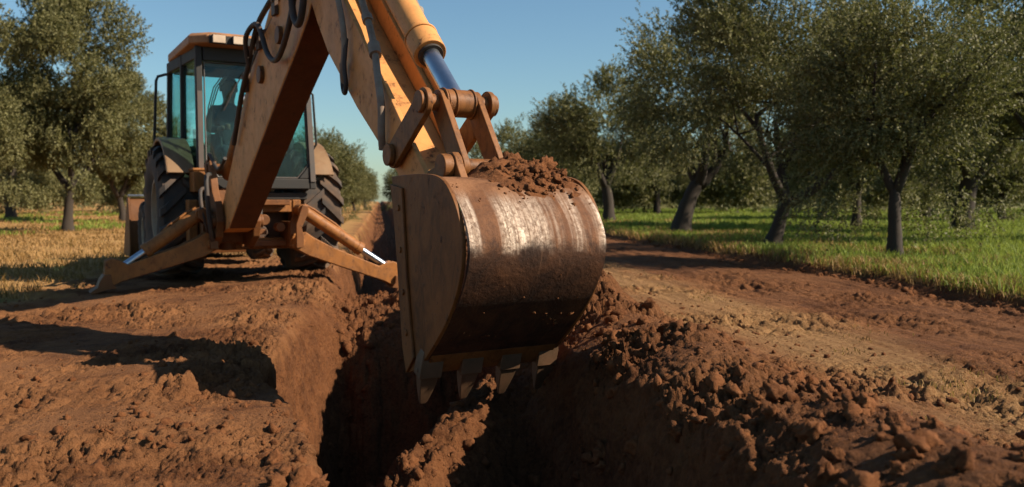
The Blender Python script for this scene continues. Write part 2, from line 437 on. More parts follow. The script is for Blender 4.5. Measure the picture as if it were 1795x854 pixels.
def build_ground():
    def geo(a, b, n): return list(a*(b/a)**(np.arange(1, n+1)/n))
    ul = sorted([-x for x in geo(6, 420, 26)]) + list(np.arange(-6, -2.4, .03)) + list(np.arange(-2.4, -.72, .0075)) + \
         list(np.arange(-.72, .0, .004)) + list(np.arange(.0, .55, .008)) + list(np.arange(.55, 1.12, .005)) + \
         list(np.arange(1.12, 2.6, .0068)) + list(np.arange(2.6, 5.3, .016)) + list(np.arange(5.3, 5.95, .015)) + list(np.arange(5.95, 8, .08)) + geo(8, 420, 30)
    vl = [-60, -40, -25, -15, -10, -7, -5] + list(np.arange(-4, 1.0, .09)) + list(np.arange(1.0, 2.0, .012))
    x = 2.0
    while x < 420:
        vl.append(x); x *= 1.0030 if x < 9 else 1.0055 if x < 16 else (1.012 if x < 60 else 1.06)
    uu = np.array(ul); vv = np.array(vl)
    U, Vv = np.meshgrid(uu, vv)
    Z = H(U, Vv)
    # crumbly sideways displacement on the trench walls
    gu = np.gradient(Z, axis=1)/np.maximum(np.gradient(U, axis=1), 1e-4)
    steep = np.clip((np.abs(gu)-.8)/2, 0, 1)
    off = .035*billow(Vv*3.2, Z*2.6+4, 4) + .012*perlin(Vv*30, Z*2.5) + .012*billow(Vv*16, Z*16, 2)
    U2 = U + steep*off*np.sign(-gu)*-1
    P = np.stack([U2, Vv, Z], -1).reshape(-1, 3)
    nu, nv = len(uu), len(vv)
    i = np.arange(nu-1)[None, :] + (np.arange(nv-1)*nu)[:, None]
    F = np.stack([i, i+1, i+1+nu, i+nu], -1).reshape(-1, 4)
    me = np_mesh('ground', P, [F]); smooth_all(me)
    o = link('ground', me, M['ground']); o.rotation_euler = (0, 0, A)
    tag(o, 'red-brown dug earth with an open trench, dirt road and orchard floor', 'ground', kind='structure')
    return o
build_ground()
def ground_z(x, y):
    u, v = w2uv(x, y); return float(H(np.array([u]), np.array([v]), False)[0])

# ------------------------------------------------------------------ soil clods
def ico(sub):
    bm = bmesh.new(); bmesh.ops.create_icosphere(bm, subdivisions=sub, radius=1)
    V = np.array([v.co[:] for v in bm.verts]); F = np.array([[v.index for v in f.verts] for f in bm.faces]); bm.free(); return V, F
def clod_variant(sub, seed):
    V, F = ico(sub); out = np.empty_like(V)
    for i, p in enumerate(V):
        q = Vector(p)
        n = mnoise.noise(q*1.1+Vector((seed*7.1, 0, 0)))*.6 + abs(mnoise.noise(q*2.2+Vector((0, seed*3.3, 0))))*.9 + abs(mnoise.noise(q*5+Vector((0, 0, seed*1.7))))*.5 + mnoise.noise(q*10+Vector((seed, 0, 0)))*.18 - .35
        out[i] = np.array(p)*(1+n)
    out *= np.array([1, .85, .7]); return out, F
CV = {2: [clod_variant(3, s) for s in range(8)], 1: [clod_variant(2, s+20) for s in range(8)], 0: [clod_variant(1, s+40) for s in range(8)]}
def rotmats(n):
    q = RNG.normal(size=(n, 4)); q /= np.linalg.norm(q, axis=1)[:, None]; w, x, y, z = q.T
    return np.stack([1-2*(y*y+z*z), 2*(x*y-z*w), 2*(x*z+y*w), 2*(x*y+z*w), 1-2*(x*x+z*z), 2*(y*z-x*w), 2*(x*z-y*w), 2*(y*z+x*w), 1-2*(x*x+y*y)], -1).reshape(n, 3, 3)
def clods_mesh(name, P, R, lod):
    VV, FF = [], []; off = 0
    var = RNG.integers(0, 8, len(P)); rm = rotmats(len(P))
    for L in (0, 1, 2):
        for k in range(8):
            idx = np.where((var == k) & (lod == L))[0]
            if not len(idx): continue
            bv, bf = CV[L][k]
            v = np.einsum('nij,mj->nmi', rm[idx], bv)*R[idx, None, None] + P[idx, None, :]
            f = bf[None] + (np.arange(len(idx))*len(bv))[:, None, None] + off
            VV.append(v.reshape(-1, 3)); FF.append(f.reshape(-1, 3)); off += v.shape[0]*v.shape[1]
    return np_mesh(name, np.concatenate(VV), [np.concatenate(FF)])

def scatter_clods():
    us, vs, rs = [], [], []
    def add(n, uf, vlo, vhi, rlo, rhi, pw=3.0):
        v = vlo*(vhi/vlo)**RNG.random(n); u = uf(n)
        r = rlo*(rhi/rlo)**(RNG.random(n)**pw)
        us.append(u); vs.append(v); rs.append(r)
    add(7000, lambda n: RNG.normal(1.32, .36, n), 1.6, 16, .0045, .05, 4.5)       # spoil bank
    add(4000, lambda n: RNG.normal(1.85, .55, n), 1.6, 14, .004, .03, 4.5)
    add(4200, lambda n: RNG.normal(-.85, .36, n), 1.8, 12, .0045, .034, 5)        # left bank
    add(5000, lambda n: RNG.uniform(-3.8, -.7, n), 1.8, 12, .004, .024, 5)
    add(6000, lambda n: RNG.uniform(-.45, .9, n), 2.6, 10, .005, .06, 4)        # in the trench
    add(1800, lambda n: RNG.uniform(2.0, 5.6, n), 2.0, 18, .004, .022, 4)       # road
    add(900, lambda n: RNG.normal(5.45, .12, n), 5, 20, .01, .06, 2.5)            # road edge
    u = np.concatenate(us); v = np.concatenate(vs); r = np.concatenate(rs)
    # keep them in drifts
    keep = (fbm(u*1.3+5, v*1.3, 2) + .35*RNG.normal(size=len(u)) > -.12)
    u, v, r = u[keep], v[keep], r[keep]
    z = H(u, v) - r*.05
    px = r*1500*.57/np.maximum(v, 1)
    lod = np.where(px > 9, 2, np.where(px > 3, 1, 0))
    me = clods_mesh('soil_clods', np.stack([u, v, z], -1), r, lod)
    o = link('soil_clods', me, M['soil']); o.rotation_euler = (0, 0, A)
    tag(o, 'loose crumbs and clods of red soil lying over the dug ground', 'soil clods', kind='stuff')
scatter_clods()

# ------------------------------------------------------------------ grass
def blades(name, u, v, h, w, lean, mat, label, cat, tone):
    n = len(u); z = H(u, v, False)
    ang = RNG.uniform(0, 2*np.pi, n); la = RNG.uniform(0, 2*np.pi, n)
    dx, dy = np.cos(ang), np.sin(ang); lx, ly = np.cos(la)*lean*h, np.sin(la)*lean*h
    V = np.empty((n, 5, 3))
    V[:, 0] = np.stack([u-dx*w/2, v-dy*w/2, z-.01], -1); V[:, 1] = np.stack([u+dx*w/2, v+dy*w/2, z-.01], -1)
    V[:, 2] = np.stack([u+lx*.35+dx*w*.4, v+ly*.35+dy*w*.4, z+h*.55], -1); V[:, 3] = np.stack([u+lx*.35-dx*w*.4, v+ly*.35-dy*w*.4, z+h*.55], -1)
    V[:, 4] = np.stack([u+lx, v+ly, z+h*(1-.3*lean)], -1)
    b = (np.arange(n)*5)[:, None]
    me = np_mesh(name, V.reshape(-1, 3), [b+np.array([[0, 1, 2, 3]]), b+np.array([[3, 2, 4]])])
    a = me.attributes.new('tone', 'FLOAT', 'POINT'); a.data.foreach_set('value', np.repeat(tone, 5).astype(np.float32))
    o = link(name, me, mat); o.rotation_euler = (0, 0, A)
    return tag(o, label, cat, kind='stuff')
def grass():
    n = 400000
    d = 2.5*(70/2.5)**(RNG.random(n)**.62); px = RNG.uniform(1000, 2900, n)
    X = (px-897)/1500*d; u, v = w2uv(X, d)
    eb = 5.66+.14*perlin(v*.7, v*0+5)+.16*fbm(u*2+7, v*2.0, 3)
    pat = fbm(u*.45, v*.45, 3); k = (u > eb + RNG.exponential(.04, n)) & (pat + .6*RNG.random(n) > .02-.12*(d < 14))
    u, v, d, pat = u[k], v[k], d[k], pat[k]; m = len(u)
    h = (.075+.11*RNG.random(m)**1.5)*(1+.9*np.clip(pat, -.3, .6))*np.where(u-5.6 < .5, .75, 1)
    blades('green_grass', u, v, h, .0055+.0009*d*RNG.uniform(.6, 1.2, m), RNG.uniform(.1, .7, m), M['grass'], 'lush green grass growing under the olive trees beside the road', 'grass', np.clip(RNG.normal(.45+.3*pat, .25), 0, 1))
    # dry stalks mixed into the green and along the edge of the road
    n = 56000; d = 3*(50/3)**RNG.random(n); v = d; u = 5.58+RNG.exponential(2.6, n); k = (fbm(u*.8+4, v*.8, 3) > .05) | (u < 5.85); u = u[k]; v = v[k]; n = len(u)
    us = [u]; vs = [v]; hs = [.06+.14*RNG.random(n)]
    # left: dry straw field
    n = 70000; d = 7.6*(70/7.6)**RNG.random(n); px = RNG.uniform(-120, 720, n); X = (px-897)/1500*d; u, v = w2uv(X, d)
    lf = u + 1.1*fbm(u*.8, v*.8, 3)
    k = ((lf < -3.2) & (v > 8.0)) | ((v > 14) & (u < -1.2)); k &= fbm(u*.6+3, v*.6, 3)+.5*RNG.random(n) > 0
    us.append(u[k]); vs.append(v[k]); hs.append((.03+.10*RNG.random(k.sum())**2))
    # tufts in the straw strip of the road
    n = 3500; v = 2.6*(14/2.6)**RNG.random(n); u = RNG.normal(2.75, .3, n); k = fbm(u*1.5, v*1.2, 3) > .28
    us.append(u[k]); vs.append(v[k]); hs.append(.01+.025*RNG.random(k.sum()))
    u, v, h = map(np.concatenate, (us, vs, hs)); m = len(u)
    blades('dry_grass', u, v, h, .003+.0008*np.abs(v)*RNG.uniform(.5, 1.2, m), RNG.uniform(.3, 1.1, m), M['straw'], 'straw-coloured dry grass over the field and at the road edge', 'dry grass', RNG.random(m))
    n = 16000; d = 21*(60/21)**RNG.random(n); px = RNG.uniform(-100, 420, n); X = (px-897)/1500*d; u, v = w2uv(X, d)
    k = (fbm(u*.28+2, v*.28, 3) > .16) & (u < -4)
    u, v, d = u[k], v[k], d[k]; m = len(u)
    blades('weed_patches', u, v, .08+.12*RNG.random(m), .006+.001*d, RNG.uniform(.1, .7, m), M['grass'], 'patches of green weeds in the dry field below the trees', 'weeds', RNG.random(m))
grass()

# ------------------------------------------------------------------ olive trees
def bez(p0, p1, p2, n=7):
    return [p0*(1-t)**2 + p1*2*t*(1-t) + p2*t*t for t in [i/(n-1) for i in range(n)]]
def make_tree(seed, height, rx, zlow, trunk_h, lean, fork_dirs, n_twigs, trunk_r=.17, leaf_l=.085, sparse=.0):
    """trunk mesh and crown mesh, root at the origin"""
    rnd = random.Random(seed); rng = np.random.default_rng(seed)
    tb = MB()
    top = Vector((lean[0], lean[1], trunk_h))
    mid = Vector((lean[0]*.25+rnd.uniform(-.08, .08), lean[1]*.25, trunk_h*.5))
    pts = bez(Vector((0, 0, -.12)), mid, top, 9)
    tb.tube(pts, [trunk_r*(1.55-.2*i) if i < 3 else trunk_r*(1.05-.035*i)*rnd.uniform(.92, 1.1) for i in range(9)], 12, jit=.10)
    tips = []
    for fd in fork_dirs:
        fd = Vector(fd)
        e = top + fd; m_ = top + Vector((fd.x*.65, fd.y*.65, fd.z*.35))
        L = bez(top - Vector((0, 0, .12)), m_, e, 8)
        tb.tube(L, [trunk_r*.72*(1-.085*i) for i in range(8)], 9, jit=.08)
        for t in range(4):
            k = rnd.randint(3, 7); a = L[k]
            d = Vector((rnd.uniform(-1, 1), rnd.uniform(-1, 1), rnd.uniform(.2, 1.1)))*rnd.uniform(.6, 1.2)
            B = bez(a, a + d*.5 + Vector((0, 0, .1)), a + d, 6)
            tb.tube(B, [trunk_r*.30*(1-.14*i) for i in range(6)], 6)
            tips.append(B[-1])
            for s in range(2):
                d2 = Vector((rnd.uniform(-1, 1), rnd.uniform(-1, 1), rnd.uniform(-.2, .9)))*rnd.uniform(.5, .9)
                B2 = bez(B[3], B[3]+d2*.6, B[3]+d2, 5)
                tb.tube(B2, [trunk_r*.14*(1-.17*i) for i in range(5)], 5); tips.append(B2[-1])
    # crown lobes: an uneven set of clumps filling the envelope
    cz = (height+zlow)/2; hz = (height-zlow)/2
    cx, cy = lean[0]*1.1, lean[1]*1.1
    lobes = []
    while len(lobes) < 46:
        p = rng.uniform(-1, 1, 3); q = np.linalg.norm(p)
        if q > 1 or q < .35: continue
        w = 1.0-.22*max(0, -p[2]) - .18*max(0, p[2])
        c = np.array([cx+p[0]*rx*w, cy+p[1]*rx*w, cz+p[2]*hz])
        lobes.append((c, rng.uniform(.35, .78)*(.75+.25*rx/2)))
    for t in tips:
        lobes.append((np.array(t), rng.uniform(.35, .6)))
    lobes += [(np.array([cx+rng.uniform(-.6, .6)*rx, cy+rng.uniform(-.6, .6)*rx, cz+rng.uniform(-.3, .8)*hz]), rng.uniform(.2, .35)) for _ in range(8)]
    for k in range(9):      # drooping skirts at the outside of the crown
        an = rng.uniform(0, 6.28); lobes.append((np.array([cx+math.cos(an)*rx*.92, cy+math.sin(an)*rx*.92, zlow-rng.uniform(.0, .3)]), rng.uniform(.3, .5)))
    C = np.array([l[0] for l in lobes]); Rr = np.array([l[1] for l in lobes])
    wt = Rr**2.4; wt /= wt.sum()
    li = rng.choice(len(lobes), n_twigs, p=wt)
    d = rng.normal(size=(n_twigs, 3)); d /= np.linalg.norm(d, axis=1)[:, None]
    rr = Rr[li]*(rng.random(n_twigs)**.45)*rng.uniform(.8, 1.12, n_twigs)
    base = C[li] + d*rr[:, None]
    hol = (np.hypot(base[:, 0]-lean[0]*.8, base[:, 1]-lean[1]*.8) < .55*rx) & (base[:, 2] < zlow+.55)
    base = base[~hol]; d = d[~hol]; n_twigs = len(base)
    ctr = np.array([cx, cy, cz-.35*hz]); out = base-ctr; out /= np.linalg.norm(out, axis=1)[:, None]
    tw = out*.75 + d*.35 + np.array([0, 0, .55]) + rng.normal(size=(n_twigs, 3))*.35
    low = base[:, 2] < zlow+.35*(height-zlow); tw[low, 2] -= rng.uniform(.5, 1.5, low.sum())
    tw /= np.linalg.norm(tw, axis=1)[:, None]
    tl = rng.uniform(.14, .34, n_twigs)*(1+.6*(rng.random(n_twigs) > .93))
    K = 13
    t = (np.arange(K)+.5)/K
    pos = base[:, None, :] + tw[:, None, :]*tl[:, None, None]*t[None, :, None]
    pos[:, :, 2] -= (t[None, :]**2)*.05
    ld = tw[:, None, :]*.55 + rng.normal(size=(n_twigs, K, 3))*.62
    ld /= np.linalg.norm(ld, axis=2)[..., None]
    sd = np.cross(ld, rng.normal(size=(n_twigs, K, 3))); sd /= np.linalg.norm(sd, axis=2)[..., None]
    ll = leaf_l*rng.uniform(.65, 1.2, (n_twigs, K))[..., None]; lw = ll*.24
    a = pos; b = pos+ld*ll
    mL = pos+ld*ll*.5 + sd*lw; mR = pos+ld*ll*.5 - sd*lw
    V = np.stack([a, mL, b, mR], 2).reshape(-1, 3)
    n = n_twigs*K; F = (np.arange(n)*4)[:, None] + np.array([[0, 1, 2, 3]])
    me = np_mesh('crown', V, [F])
    tone = np.clip(rng.normal(.42, .2, n_twigs)[:, None] + rng.normal(0, .16, (n_twigs, K)), 0, 1)
    at = me.attributes.new('tone', 'FLOAT', 'POINT'); at.data.foreach_set('value', np.repeat(tone.ravel(), 4).astype(np.float32))
    me.materials.append(M['leaf'])
    bmesh.ops.recalc_face_normals(tb.bm, faces=tb.bm.faces)
    tm = bpy.data.meshes.new('trunk'); tb.bm.to_mesh(tm); tb.bm.free(); smooth_all(tm); tm.materials.append(M['bark'])
    return tm, me

# kinds: 0 tall leaning two-forked, 1 broad with a low right limb, 2 small slim, 3 round tall, 4 mid, 5 bushy
KIND = [
    make_tree(1, 5.2, 2.05, 2.2, 1.25, (.45, .1), [(-.45, .2, 1.2), (.7, -.1, .9), (.1, -.5, 1.3)], 7500, .20, .065),
    make_tree(2, 5.1, 2.1, 1.95, .85, (.30, .0), [(-.15, .3, 1.3), (1.15, -.1, .75), (-.7, -.4, 1.3)], 10500, .135, .055),
    make_tree(3, 3.75, 1.25, .95, 1.05, (.05, .1), [(-.3, .2, .9), (.4, .1, .9), (.05, -.4, 1.0)], 6500, .095, .05),
    make_tree(4, 6.9, 2.3, 1.5, 1.3, (.15, -.1), [(-.9, .3, 1.3), (.8, .1, 1.3), (.1, -.6, 1.6), (-.1, .7, 1.7)], 15000, .155, .08),
    make_tree(5, 5.3, 2.1, 1.85, 1.4, (-.15, .1), [(-.7, .1, 1.0), (.6, .3, 1.1), (.1, -.5, 1.2)], 6200, .19, .075),
    make_tree(6, 4.6, 1.9, .45, .8, (.2, .0), [(-.6, .2, 1.0), (.8, .1, .9), (.0, -.6, 1.1)], 5200, .14, .09),
]
def tree(px, D, kind, label, sc=1.0, rz=0.0, group='olive trees in the orchard rows', sxy=1.0):
    X = (px-897)/1500*D
    t = empty('olive_tree', (X, D, ground_z(X, D)-.02), rz); t.scale = (sc*sxy, sc*sxy, sc)
    tm, cm = KIND[kind]
    link('trunk', tm, None, t); link('crown', cm, None, t)
    tag(t, label, 'tree', group)
    return t
# right-hand row, near to far
tree(1572, 11.9, 2, 'slim small olive tree with a thin upright trunk, closest to the road edge', 1.0, .4)
tree(1350, 14.9, 1, 'big olive tree with a short leaning trunk and one thick limb reaching right', 1.05, .0, sxy=.92)
tree(1192, 21.5, 0, 'tall olive tree with a thick leaning trunk that forks in a Y above the grass', 1.07, .0)
tree(1068, 30.5, 4, 'olive tree with a straight dark trunk standing just right of the bucket', 1.02, 1.0)
tree(965, 40, 4, 'olive tree behind the bucket, its crown showing above the heaped soil', .98, 2.4)
tree(880, 47, 5, 'olive tree seen in the gap right of the bucket linkage', 1.08, .8)
tree(1685, 21.5, 4, 'dark olive tree with low hanging branches behind the slim roadside tree', 1.08, 2.9, sxy=1.12)
tree(1905, 15.5, 0, 'olive tree cut by the right edge of the picture', 1.02, 2.0)
tree(1500, 24.5, 3, 'tall olive tree of the second row behind the big leaning one', .86, 1.7)
tree(1440, 34, 5, 'bushy olive tree low behind the thick limb of the big leaning tree', 1.0, .5)
tree(1150, 46, 4, 'olive tree standing far back between the bucket and the Y-forked tree', 1.0, 5.0)
tree(1620, 36, 4, 'olive tree in the third row seen through the gap beside the slim trunk', 1.05, 3.3)
tree(1760, 31, 5, 'low bushy olive tree far back near the right edge of the picture', 1.1, 2.2)
# left side
tree(118, 24.3, 3, 'tall olive tree with a dark trunk and billowing crown left of the digger', 1.0, .3, sxy=.9)
tree(-60, 22.0, 3, 'olive tree cut by the left edge of the picture', .95, 2.1, sxy=.85)
tree(20, 38, 4, 'olive tree behind the tall left one, its thin trunk near the left edge', 1.05, 1.2)
tree(216, 36, 3, 'rounded olive tree behind the loader bucket, left of the cab', .86, 4.4, sxy=1.1)
tree(265, 52, 5, 'smaller olive tree just left of the rear wheel fender', 1.05, .9)
tree(560, 36, 5, 'olive tree behind the right side of the cab', .84, 2.0)
tree(594, 50, 4, 'olive tree next in line beyond the one behind the cab', .84, .6)
tree(622, 68, 5, 'small distant olive tree in line left of the trench', .86, 3.0)
tree(640, 92, 4, 'tiny olive tree at the far end of the row left of the trench', .74, 1.3)
tree(700, 75, 5, 'small distant olive tree on the right of the trench beside the stick', .80, 4.8)
tree(745, 58, 4, 'olive tree hidden mostly by the stick and bucket', .9, 2.2)

def distant_grove():
    """far-off rows that read as one mass"""
    tm, cm = KIND[5]
    V0 = np.empty(len(cm.vertices)*3, dtype=np.float32); cm.vertices.foreach_get('co', V0); V0 = V0.reshape(-1, 4, 3)
    tone0 = np.empty(len(cm.vertices), dtype=np.float32); cm.attributes['tone'].data.foreach_get('value', tone0); tone0 = tone0.reshape(-1, 4)
    VV, TT = [], []
    spots = []
    for u in (12.5, 20, 28, 37, 47, 58, 70, 85):
        for v in np.arange(44 if u < 30 else 34, 150, 8.5): spots.append((u+RNG.normal(0, .8), v+RNG.normal(0, 1.5)))
    for u in (-12, -20, -28, -37, -47, -60):
        for v in np.arange(58 if u > -30 else 40, 150, 9): spots.append((u+RNG.normal(0, .8), v+RNG.normal(0, 1.5)))
    for v in np.arange(104, 170, 9): spots += [(5.5, v), (-4.5, v)]
    for k in range(26): spots.append((RNG.uniform(-40, 60), RNG.uniform(165, 200)))
    for (u, v) in spots:
        st = 7 if v < 80 else 14
        sel = RNG.integers(0, st); q = V0[sel::st].copy(); cen = q.mean(1, keepdims=True)
        q = cen + (q-cen)*(2.3 if st == 7 else 3.3)
        an = RNG.uniform(0, 6.28); c_, s_ = math.cos(an), math.sin(an); sc = RNG.uniform(.9, 1.2)
        x = (q[..., 0]*c_-q[..., 1]*s_)*sc; y = (q[..., 0]*s_+q[..., 1]*c_)*sc; z = (q[..., 2]-.42)*sc*1.08
        VV.append(np.stack([x+u, y+v, z], -1)); TT.append(tone0[sel::st])
    V = np.concatenate(VV).reshape(-1, 3); T = np.concatenate(TT).ravel(); n = len(V)//4
    me = np_mesh('distant_olive_grove', V, [(np.arange(n)*4)[:, None]+np.array([[0, 1, 2, 3]])])
    at = me.attributes.new('tone', 'FLOAT', 'POINT'); at.data.foreach_set('value', T)
    o = link('distant_olive_grove', me, M['leaf']); o.rotation_euler = (0, 0, A)
    tag(o, 'far-off rows of olive trees along the horizon', 'grove', kind='stuff')
distant_grove()

# ------------------------------------------------------------------ backhoe loader
TH = rad(30)
FX, FY = -math.sin(TH), math.cos(TH); RX, RY = math.cos(TH), math.sin(TH)
PBX, PBY = -.33, 4.6
X0, Q0 = .30, -6.3
def L(x, q, z): return (x-X0, -(q-Q0), z)     # plane coords (x right, q towards the dig) -> machine frame
ROOT = empty('backhoe_loader', (PBX+X0*RX-Q0*FX, PBY+X0*RY-Q0*FY, 0), TH)
tag(ROOT, 'worn orange backhoe loader with black cab digging the trench', 'backhoe loader')
def prism(mb, prof, x0, x1):
    mb.poly_prism([L(x0, q, z) for q, z in prof], [L(x1, q, z) for q, z in prof]); return mb
def lbox(mb, x, q, z):
    return mb.box((x[0]-X0, -(max(q)-Q0), z[0]), (x[1]-X0, -(min(q)-Q0), z[1]))
def part(mb, name, mat, parent=ROOT, bevel=.008, smooth=35): return mb.build(name, M[mat] if isinstance(mat, str) else mat, parent, bevel, smooth)
def inset_strip(prof_a, prof_b): return list(prof_a)+list(prof_b)[::-1]
XC = -.07

# --- boom: two side plates with recessed top and bottom plates
boom_top = [(-5.0, .78), (-4.72, 1.02), (-4.29, 1.40), (-3.95, 1.76), (-3.57, 2.07), (-3.08, 2.29), (-2.6, 2.46), (-2.1, 2.72), (-1.85, 2.80)]
boom_bot = [(-4.92, .56), (-4.62, .62), (-3.63, 1.20), (-3.1, 1.50), (-2.65, 1.76), (-2.2, 2.0), (-1.9, 2.18), (-1.62, 2.45), (-1.65, 2.72)]
mb = MB()
prism(mb, boom_bot+boom_top[::-1], -.20, .06)
boom = part(mb, 'boom', 'paint_boom', ROOT, .012)
mb = MB(); prism(mb, [(q+.004, z-.006) for q, z in boom_bot[1:8]]+[(q-.02, z+.03) for q, z in boom_bot[1:8]][::-1], -.192, .052)  # thin overlay whose dark red colour carries the shade under the boom
up_ = part(mb, 'underside_shade', 'shade_red', boom, 0); up_['label'] = 'boom underside with its shade painted in as dark red'
# fish plates and pins on the boom
for q, z, r in ((-4.86, .68, .10), (-3.2, 1.95, .075), (-2.6, 2.18, .07)):
    mb = MB(); mb.cyl(L(-.235, q, z), L(.095, q, z), r, n=24)
    part(mb, 'pin', 'rusty', boom, .006)
# --- stick
stick = [(.14, .86), (.03, .86), (-.22, 1.055), (-.84, 1.46), (-1.38, 1.87), (-1.60, 2.10), (-1.78, 2.32), (-2.02, 2.50), (-2.30, 2.78), (-2.44, 3.02), (-2.36, 3.14), (-2.15, 3.08), (-1.75, 2.80), (-1.40, 2.46), (-1.05, 2.14), (-.29, 1.45), (-.02, 1.20), (.20, 1.0)]
inner = [(.10, .92), (-.22, 1.10), (-1.38, 1.92), (-1.70, 2.22), (-1.75, 2.66), (-1.40, 2.30), (-1.10, 2.02), (-.36, 1.38), (-.08, 1.13), (.12, .96)]
mb = MB()
prism(mb, stick, -.222, -.190); prism(mb, stick, .045, .080)
prism(mb, inner, -.188, .043)
st = part(mb, 'stick', 'paint_boom', ROOT, .007)
mb = MB()       # doubler flange along the right plate: the broad sunlit rib
rib = [(-.50, 1.60), (-.98, 2.04), (-1.40, 2.44), (-1.48, 2.50), (-1.44, 2.56), (-1.36, 2.50), (-.92, 2.12), (-.45, 1.68), (-.20, 1.42), (-.24, 1.36)]
prism(mb, rib, .081, .115)
part(mb, 'stiffener', 'paint_boom', st, .006)
mb = MB()
mb.cyl(L(-.29, -1.85, 2.56), L(.15, -1.85, 2.56), .085, n=28)
mb.cyl(L(-.26, -1.85, 2.56), L(-.223, -1.85, 2.56), .15, n=28); mb.cyl(L(.081, -1.85, 2.56), L(.12, -1.85, 2.56), .15, n=28)
part(mb, 'pin', 'rusty', st, .006)
# --- bucket cylinder on the stick
def unit(a, b):
    a, b = Vector(a), Vector(b); return (b-a).normalized()
c0 = Vector(L(XC, .23, 1.385)); ctop = Vector(L(XC, -.56, 2.095)); dirc = (ctop-c0).normalized()
j = c0 + dirc*.46; up = c0 + dirc*1.75
mb = MB(); mb.cyl(j, up, .078, n=32); mb.cyl(j - dirc*.02, j + dirc*.13, .092, n=32); mb.cyl(j + dirc*.135, j + dirc*.15, .096, n=32); mb.cyl(up, up+dirc*.16, .06, n=20)
bc = part(mb, 'bucket_cylinder', 'paint_boom', ROOT, .006)
mb = MB(); mb.cyl(c0, j+dirc*.1, .049, n=28); part(mb, 'rod', 'chrome', bc, 0)
mb = MB(); mb.cyl(j - dirc*.035, j - dirc*.018, .07, n=28); part(mb, 'seal_ring', 'hose', bc, .003)
mb = MB()
for s in (-.06, .06):
    prism(mb, [(-1.62, 2.62), (-1.28, 2.34), (-1.08, 2.44), (-.98, 2.72), (-1.04, 2.86), (-1.2, 2.84)], XC+s-.012, XC+s+.012)
part(mb, 'bracket', 'paint_boom', st, .005)
mb = MB()   # steel pipe clipped along the right of the barrel
sidev = Vector((1, 0, 0)); perp = sidev.cross(dirc).normalized()
p0 = j + dirc*.40 + sidev*.085 - perp*.04
mb.tube([p0, p0+dirc*.06+sidev*.03, p0+dirc*.25+sidev*.045, p0+dirc*.9+sidev*.03], .02, 12)
mb.cyl(p0+dirc*.03+sidev*.012, p0+dirc*.12+sidev*.04, .028, n=14)
part(mb, 'hose', 'hose_grey', bc, 0)
# --- linkage
mb = MB(); mb.cyl(L(-.145, .23, 1.385), L(.005, .23, 1.385), .070, n=28)
for x in (-.155, -.10, .0): mb.cyl(L(x-.006, .23, 1.385), L(x+.006, .23, 1.385), .077, n=28)
mb.cyl(L(-.285, .23, 1.385), L(.135, .23, 1.385), .042, n=24)
mb.cyl(L(-.292, .23, 1.385), L(-.268, .23, 1.385), .056, n=24); mb.cyl(L(.118, .23, 1.385), L(.142, .23, 1.385), .056, n=24)
part(mb, 'link_pin', 'muddy_link', ROOT, .005)
def bar(mb, a, b, ra, rb, x0, x1, n=10):
    (qa, za), (qb, zb) = a, b; an = math.atan2(zb-za, qb-qa); P = []
    for k in range(n+1):
        t = an + math.pi/2 + math.pi*k/n; P.append((qa+ra*math.cos(t), za+ra*math.sin(t)))
    for k in range(n+1):
        t = an - math.pi/2 + math.pi*k/n; P.append((qb+rb*math.cos(t), zb+rb*math.sin(t)))
    return prism(mb, P, x0, x1)
for x0, x1 in ((-.268, -.236), (.088, .118)):
    mb = MB(); bar(mb, (-.17, 1.14), (.23, 1.385), .072, .072, x0, x1)
    lk = part(mb, 'side_link', 'muddy_link', ROOT, .006)
mb = MB(); mb.cyl(L(-.29, -.17, 1.14), L(.14, -.17, 1.14), .044, n=24); mb.cyl(L(-.298, -.17, 1.14), L(-.27, -.17, 1.14), .060, n=24)
part(mb, 'stick_pin', 'muddy_link', ROOT, .005)
for x0, x1 in ((-.188, -.152), (.008, .042)):
    mb = MB(); bar(mb, (.23, 1.385), (.47, 1.055), .066, .064, x0, x1)
    part(mb, 'bucket_link', 'muddy_link', ROOT, .006)
# --- bucket
shell = [(0.20, 1.0), (0.36, 1.005), (0.55, 1.005), (0.70, .995), (0.80, .968), (0.875, .915), (0.935, .845), (0.975, .765), (0.987, .69), (0.975, .61), (0.94, .53), (0.88, .44), (0.80, .352), (0.70, .262), (0.60, .18), (0.54, .128)]
front = [(0.40, .075), (.355, .20), (.335, .33), (.305, .54), (.268, .76), (.235, .91), (.215, .975)]
XL, XR = -.41, .30
def offset(prof, d):
    out = []
    for i, (q, z) in enumerate(prof):
        a = prof[max(0, i-1)]; b = prof[min(len(prof)-1, i+1)]
        tq, tz = b[0]-a[0], b[1]-a[1]; l = math.hypot(tq, tz); out.append((q - tz/l*-d*-1, z + tq/l*-d))
    return out
def subdiv(prof, n=4):
    P = []
    m = len(prof)
    for i in range(m-1):
        p0, p1, p2, p3 = prof[max(0, i-1)], prof[i], prof[i+1], prof[min(m-1, i+2)]
        for k in range(n):
            t = k/n
            P.append(tuple(.5*((2*p1[c]) + (-p0[c]+p2[c])*t + (2*p0[c]-5*p1[c]+4*p2[c]-p3[c])*t*t + (-p0[c]+3*p1[c]-3*p2[c]+p3[c])*t**3) for c in (0, 1)))
    P.append(prof[-1]); return P
sh = subdiv(shell, 3); shi = offset(sh, .022)
mb = MB()
